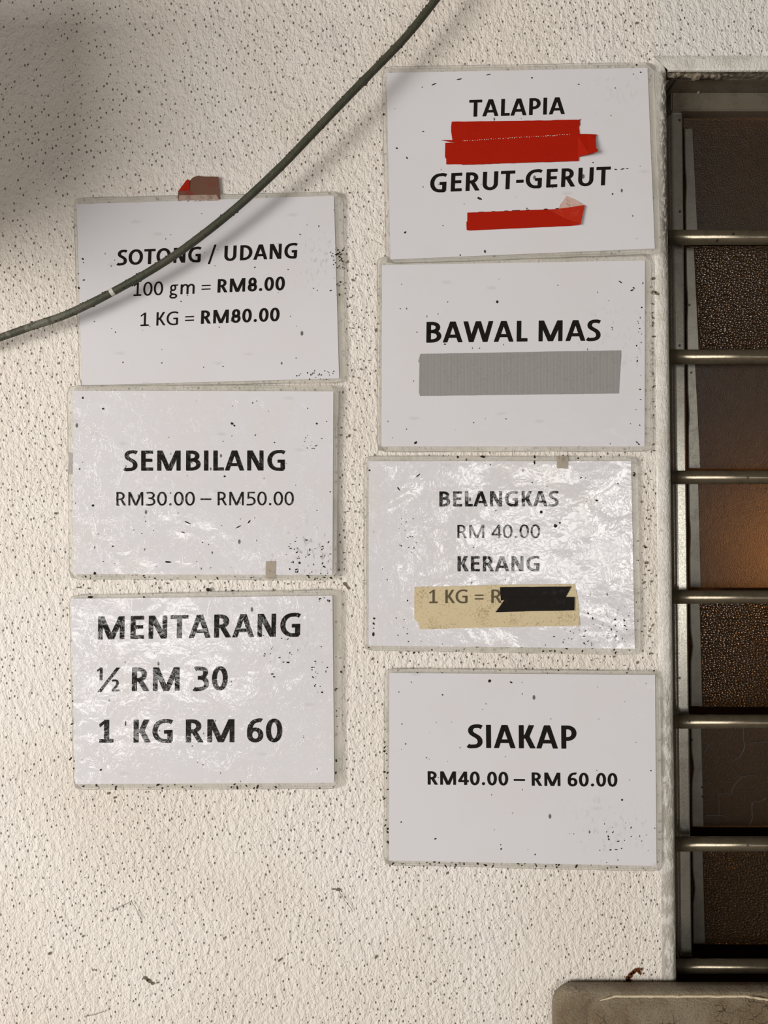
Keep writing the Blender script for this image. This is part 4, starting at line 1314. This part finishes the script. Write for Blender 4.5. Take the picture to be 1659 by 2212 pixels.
def rrect(il, it, ir, ib, r, n=10):
    x0, x1, z1, z0 = cl + il, cl + cw - ir, CZ - it, CZ - chh + ib
    out = []
    for (cx, cz, a0) in ((x1 - r, z1 - r, 0), (x0 + r, z1 - r, 90), (x0 + r, z0 + r, 180), (x1 - r, z0 + r, 270)):
        for k_ in range(n + 1):
            a = math.radians(a0 + 90 * k_ / n)
            out.append((cx + r * math.cos(a), cz + r * math.sin(a)))
    # subdivide the straight runs
    res = []
    m = len(out)
    for i in range(m):
        a, b_ = out[i], out[(i + 1) % m]
        sub = 14 if math.hypot(a[0] - b_[0], a[1] - b_[1]) > .1 else 1
        for k_ in range(sub): res.append((a[0] + (b_[0] - a[0]) * k_ / sub, a[1] + (b_[1] - a[1]) * k_ / sub))
    return res


def loops(rows, name, mat, parent):
    vs, fs = [], []
    n = None
    for (ins, y) in rows:
        lp_ = rrect(*ins)
        n = len(lp_)
        vs += [Vector((x, y, z)) - chair.location for x, z in lp_]
    for i in range(len(rows) - 1):
        for k_ in range(n):
            k2 = (k_ + 1) % n
            fs.append((i * n + k_, i * n + k2, (i + 1) * n + k2, (i + 1) * n + k_))
    fs.append(tuple((len(rows) - 1) * n + k_ for k_ in range(n)))
    fs.append(tuple(range(n - 1, -1, -1)))
    return mesh_obj(name, vs, fs, mat, parent, smooth=True)


rows = [((.006, .004, .006, .006, .020), -.003), ((.000, .000, .000, .000, .022), -.006), ((.000, .000, .000, .000, .022), -.013), ((.002, .0002, .002, .002, .022), -.0175), ((.006, .0006, .006, .006, .020), -.0205), ((.014, .0012, .014, .014, .020), -.0222),
        ((.026, .0030, .026, .026, .018), -.0232), ((.034, .0045, .034, .034, .017), -.0218), ((.036, .0052, .036, .036, .017), -.0205), ((.038, .0060, .038, .038, .017), -.0212), ((.043, .0100, .043, .043, .016), -.0240), ((.055, .024, .055, .055, .015), -.0255), ((.09, .07, .09, .09, .014), -.0262)]
bk = loops(rows, 'backrest', M_vinyl, chair)
# pale worn ridge along the top of the padding
pp, rr = [], []
for q in range(90):
    px = 1296 + q * 5.2
    py = 2152 + (9 if px < 1330 else 0) * (1330 - px) / 34 + max(0, px - 1612) * 0.16 + 1.2 * mnoise.noise((px * .05, 1, 2))
    pp.append(W(px, py, -.0226) - chair.location)
    rr.append(0.0013 * (1 + 0.5 * mnoise.noise((px * .09, 4, 2))) * (0.35 + 0.65 * min(1, q / 8)))
vs, fs = tube(pp, rr, 10)
mesh_obj('welt', vs, fs, tape_material('worn_vinyl_edge', (0.62, 0.53, 0.38), 0.5, (0.28, 0.2, 0.12), 0.75, scale=260), bk, smooth=True)['label'] = 'pale worn ridge'
# seat, legs below the picture
sv, sf = box(cl + .01, cl + cw - .01, -.47, -.045, .43, .475)
st = mesh_obj('seat', [Vector(v) - chair.location for v in sv], sf, M_vinyl, chair)
bm = bmesh.new(); bm.from_mesh(st.data)
bmesh.ops.bevel(bm, geom=list(bm.edges), offset=.016, segments=4, affect='EDGES')
bm.to_mesh(st.data); bm.free()
for (lx, ly) in ((cl + .035, -.44), (cl + cw - .035, -.44), (cl + .035, -.024), (cl + cw - .035, -.024)):
    top = .44 if ly < -.1 else CZ - chh + .05
    vs, fs = tube([(lx, ly, 0), (lx, ly, top)], .0115, 14)
    mesh_obj('leg', [Vector(v) - chair.location for v in vs], fs, M_leg, chair, smooth=True)

# ------------------------------------------------------------------ marks on the wall
def wall_spots(spots, mat, name):
    vs, fs = [], []
    for (px, py, r, asp, rot) in spots:
        n = len(vs)
        for k_ in range(11):
            w = 2 * math.pi * k_ / 11
            rr = r * (1 + 0.4 * mnoise.noise((px * .37 + math.cos(w) * 1.6, py * .37 + math.sin(w) * 1.6, 2)))
            a, b_ = rr * math.cos(w) * asp, rr * math.sin(w)
            vs.append(W(px + a * math.cos(rot) - b_ * math.sin(rot), py + a * math.sin(rot) + b_ * math.cos(rot), -0.0012))
        fs.append(tuple(range(n, n + 11)))
    o = mesh_obj(name, vs, fs, mat, wall)
    o['kind'] = 'stuff'
    return o


sp = [(300, 197, 2.4, 1.2, .3), (330, 412, 2, 1, 1.2), (762, 605, 2.2, 1.6, .5), (755, 416, 2, 1, 1), (812, 713, 5, .5, .2), (815, 700, 2, 1, 0), (313, 2113, 3.2, 1.5, .7), (322, 2120, 3.4, 1.6, .6), (329, 2125, 2.6, 1.8, .3), (318, 2117, 3, 1, 0), (340, 2123, 1.6, 1.6, 0),
      (107, 2060, 3.0, 1.2, -1), (603, 2075, 2.2, 1.6, -.8), (607, 2072, 1.8, 1.8, -.6), (813, 2066.5, 2.8, 1, 0), (965, 1887, 3, .6, .1), (730, 1922, 3, 1.8, .1), (720, 1921, 1.2, 4, .1), (201, 2096, 2, 1, .4), (179, 2023, 2, 1.2, -.3), (130, 1982, 2, 1, .8), (1419, 634, 3.5, 1.6, .3), (1413, 630, 2.4, 2, .2), (1410, 602, 3, 2, -.2),
      (248, 1723, 2.6, 1, 0), (234, 1714, 2.4, 1.4, 0), (1341, 1996, 2, 1, .5), (938, 2121, 2, 1, 0), (1302, 50, 2, .9, .3), (1376, 49, 2.4, 1.6, -.4), (1437, 97, 2.2, 1, .3), (1541, 107.5, 2, 1, .2), (120, 1109, 2.5, 1.4, .3), (1396, 1216, 3, 1.5, .2), (745, 1262, 3, 2, .9), (752, 1270, 2.4, 2, .7)]
sp += scatter(30, 735, 900, 790, 1290, .6, 1.6) + scatter(24, 160, 1252, 735, 1280, .7, 1.7) + scatter(26, 780, 1405, 1400, 1440, .7, 2.0) + scatter(30, 1385, 1000, 1412, 1420, .7, 2.0) + scatter(40, 1405, 600, 1413, 980, .8, 2.2) + scatter(30, 740, 560, 815, 830, .6, 1.5)
wall_spots(sp, M_dirt_soft, 'dirt_specks')
rust = [(1356, 2114, 3.4, 1.3, .8), (1361, 2108, 4.0, 1.2, -.9), (1366, 2102, 3.0, 1.3, -.7), (1371, 2098, 3.2, 1.4, -1), (1379, 2096, 3.0, 1.3, -1.2), (1382, 2101, 2.6, .9, 0), (1386, 2094, 2.4, .7, 0), (1384, 2105, 1.6, .8, 0), (1390, 2103, 1.2, 1, 0), (1357, 2119, 4, 1.2, 0)]
rust = [(a, b_, r * 1.35, q, w) for a, b_, r, q, w in rust]
wall_spots(rust, M_rust, 'rust_stain')
mb = MB()
for pl in ([(240, 1969), (255, 1960), (268, 1955), (284, 1947), (294, 1963), (306, 1987)], [(732, 1924), (745, 1945), (755, 1958), (762, 1969)], [(180, 2197), (205, 2192), (230, 2183)]):
    mb.add(tube([W(a, b_, -.0022) for a, b_ in pl], .00028, 6))
mb.obj('thread', M_hair, wall)
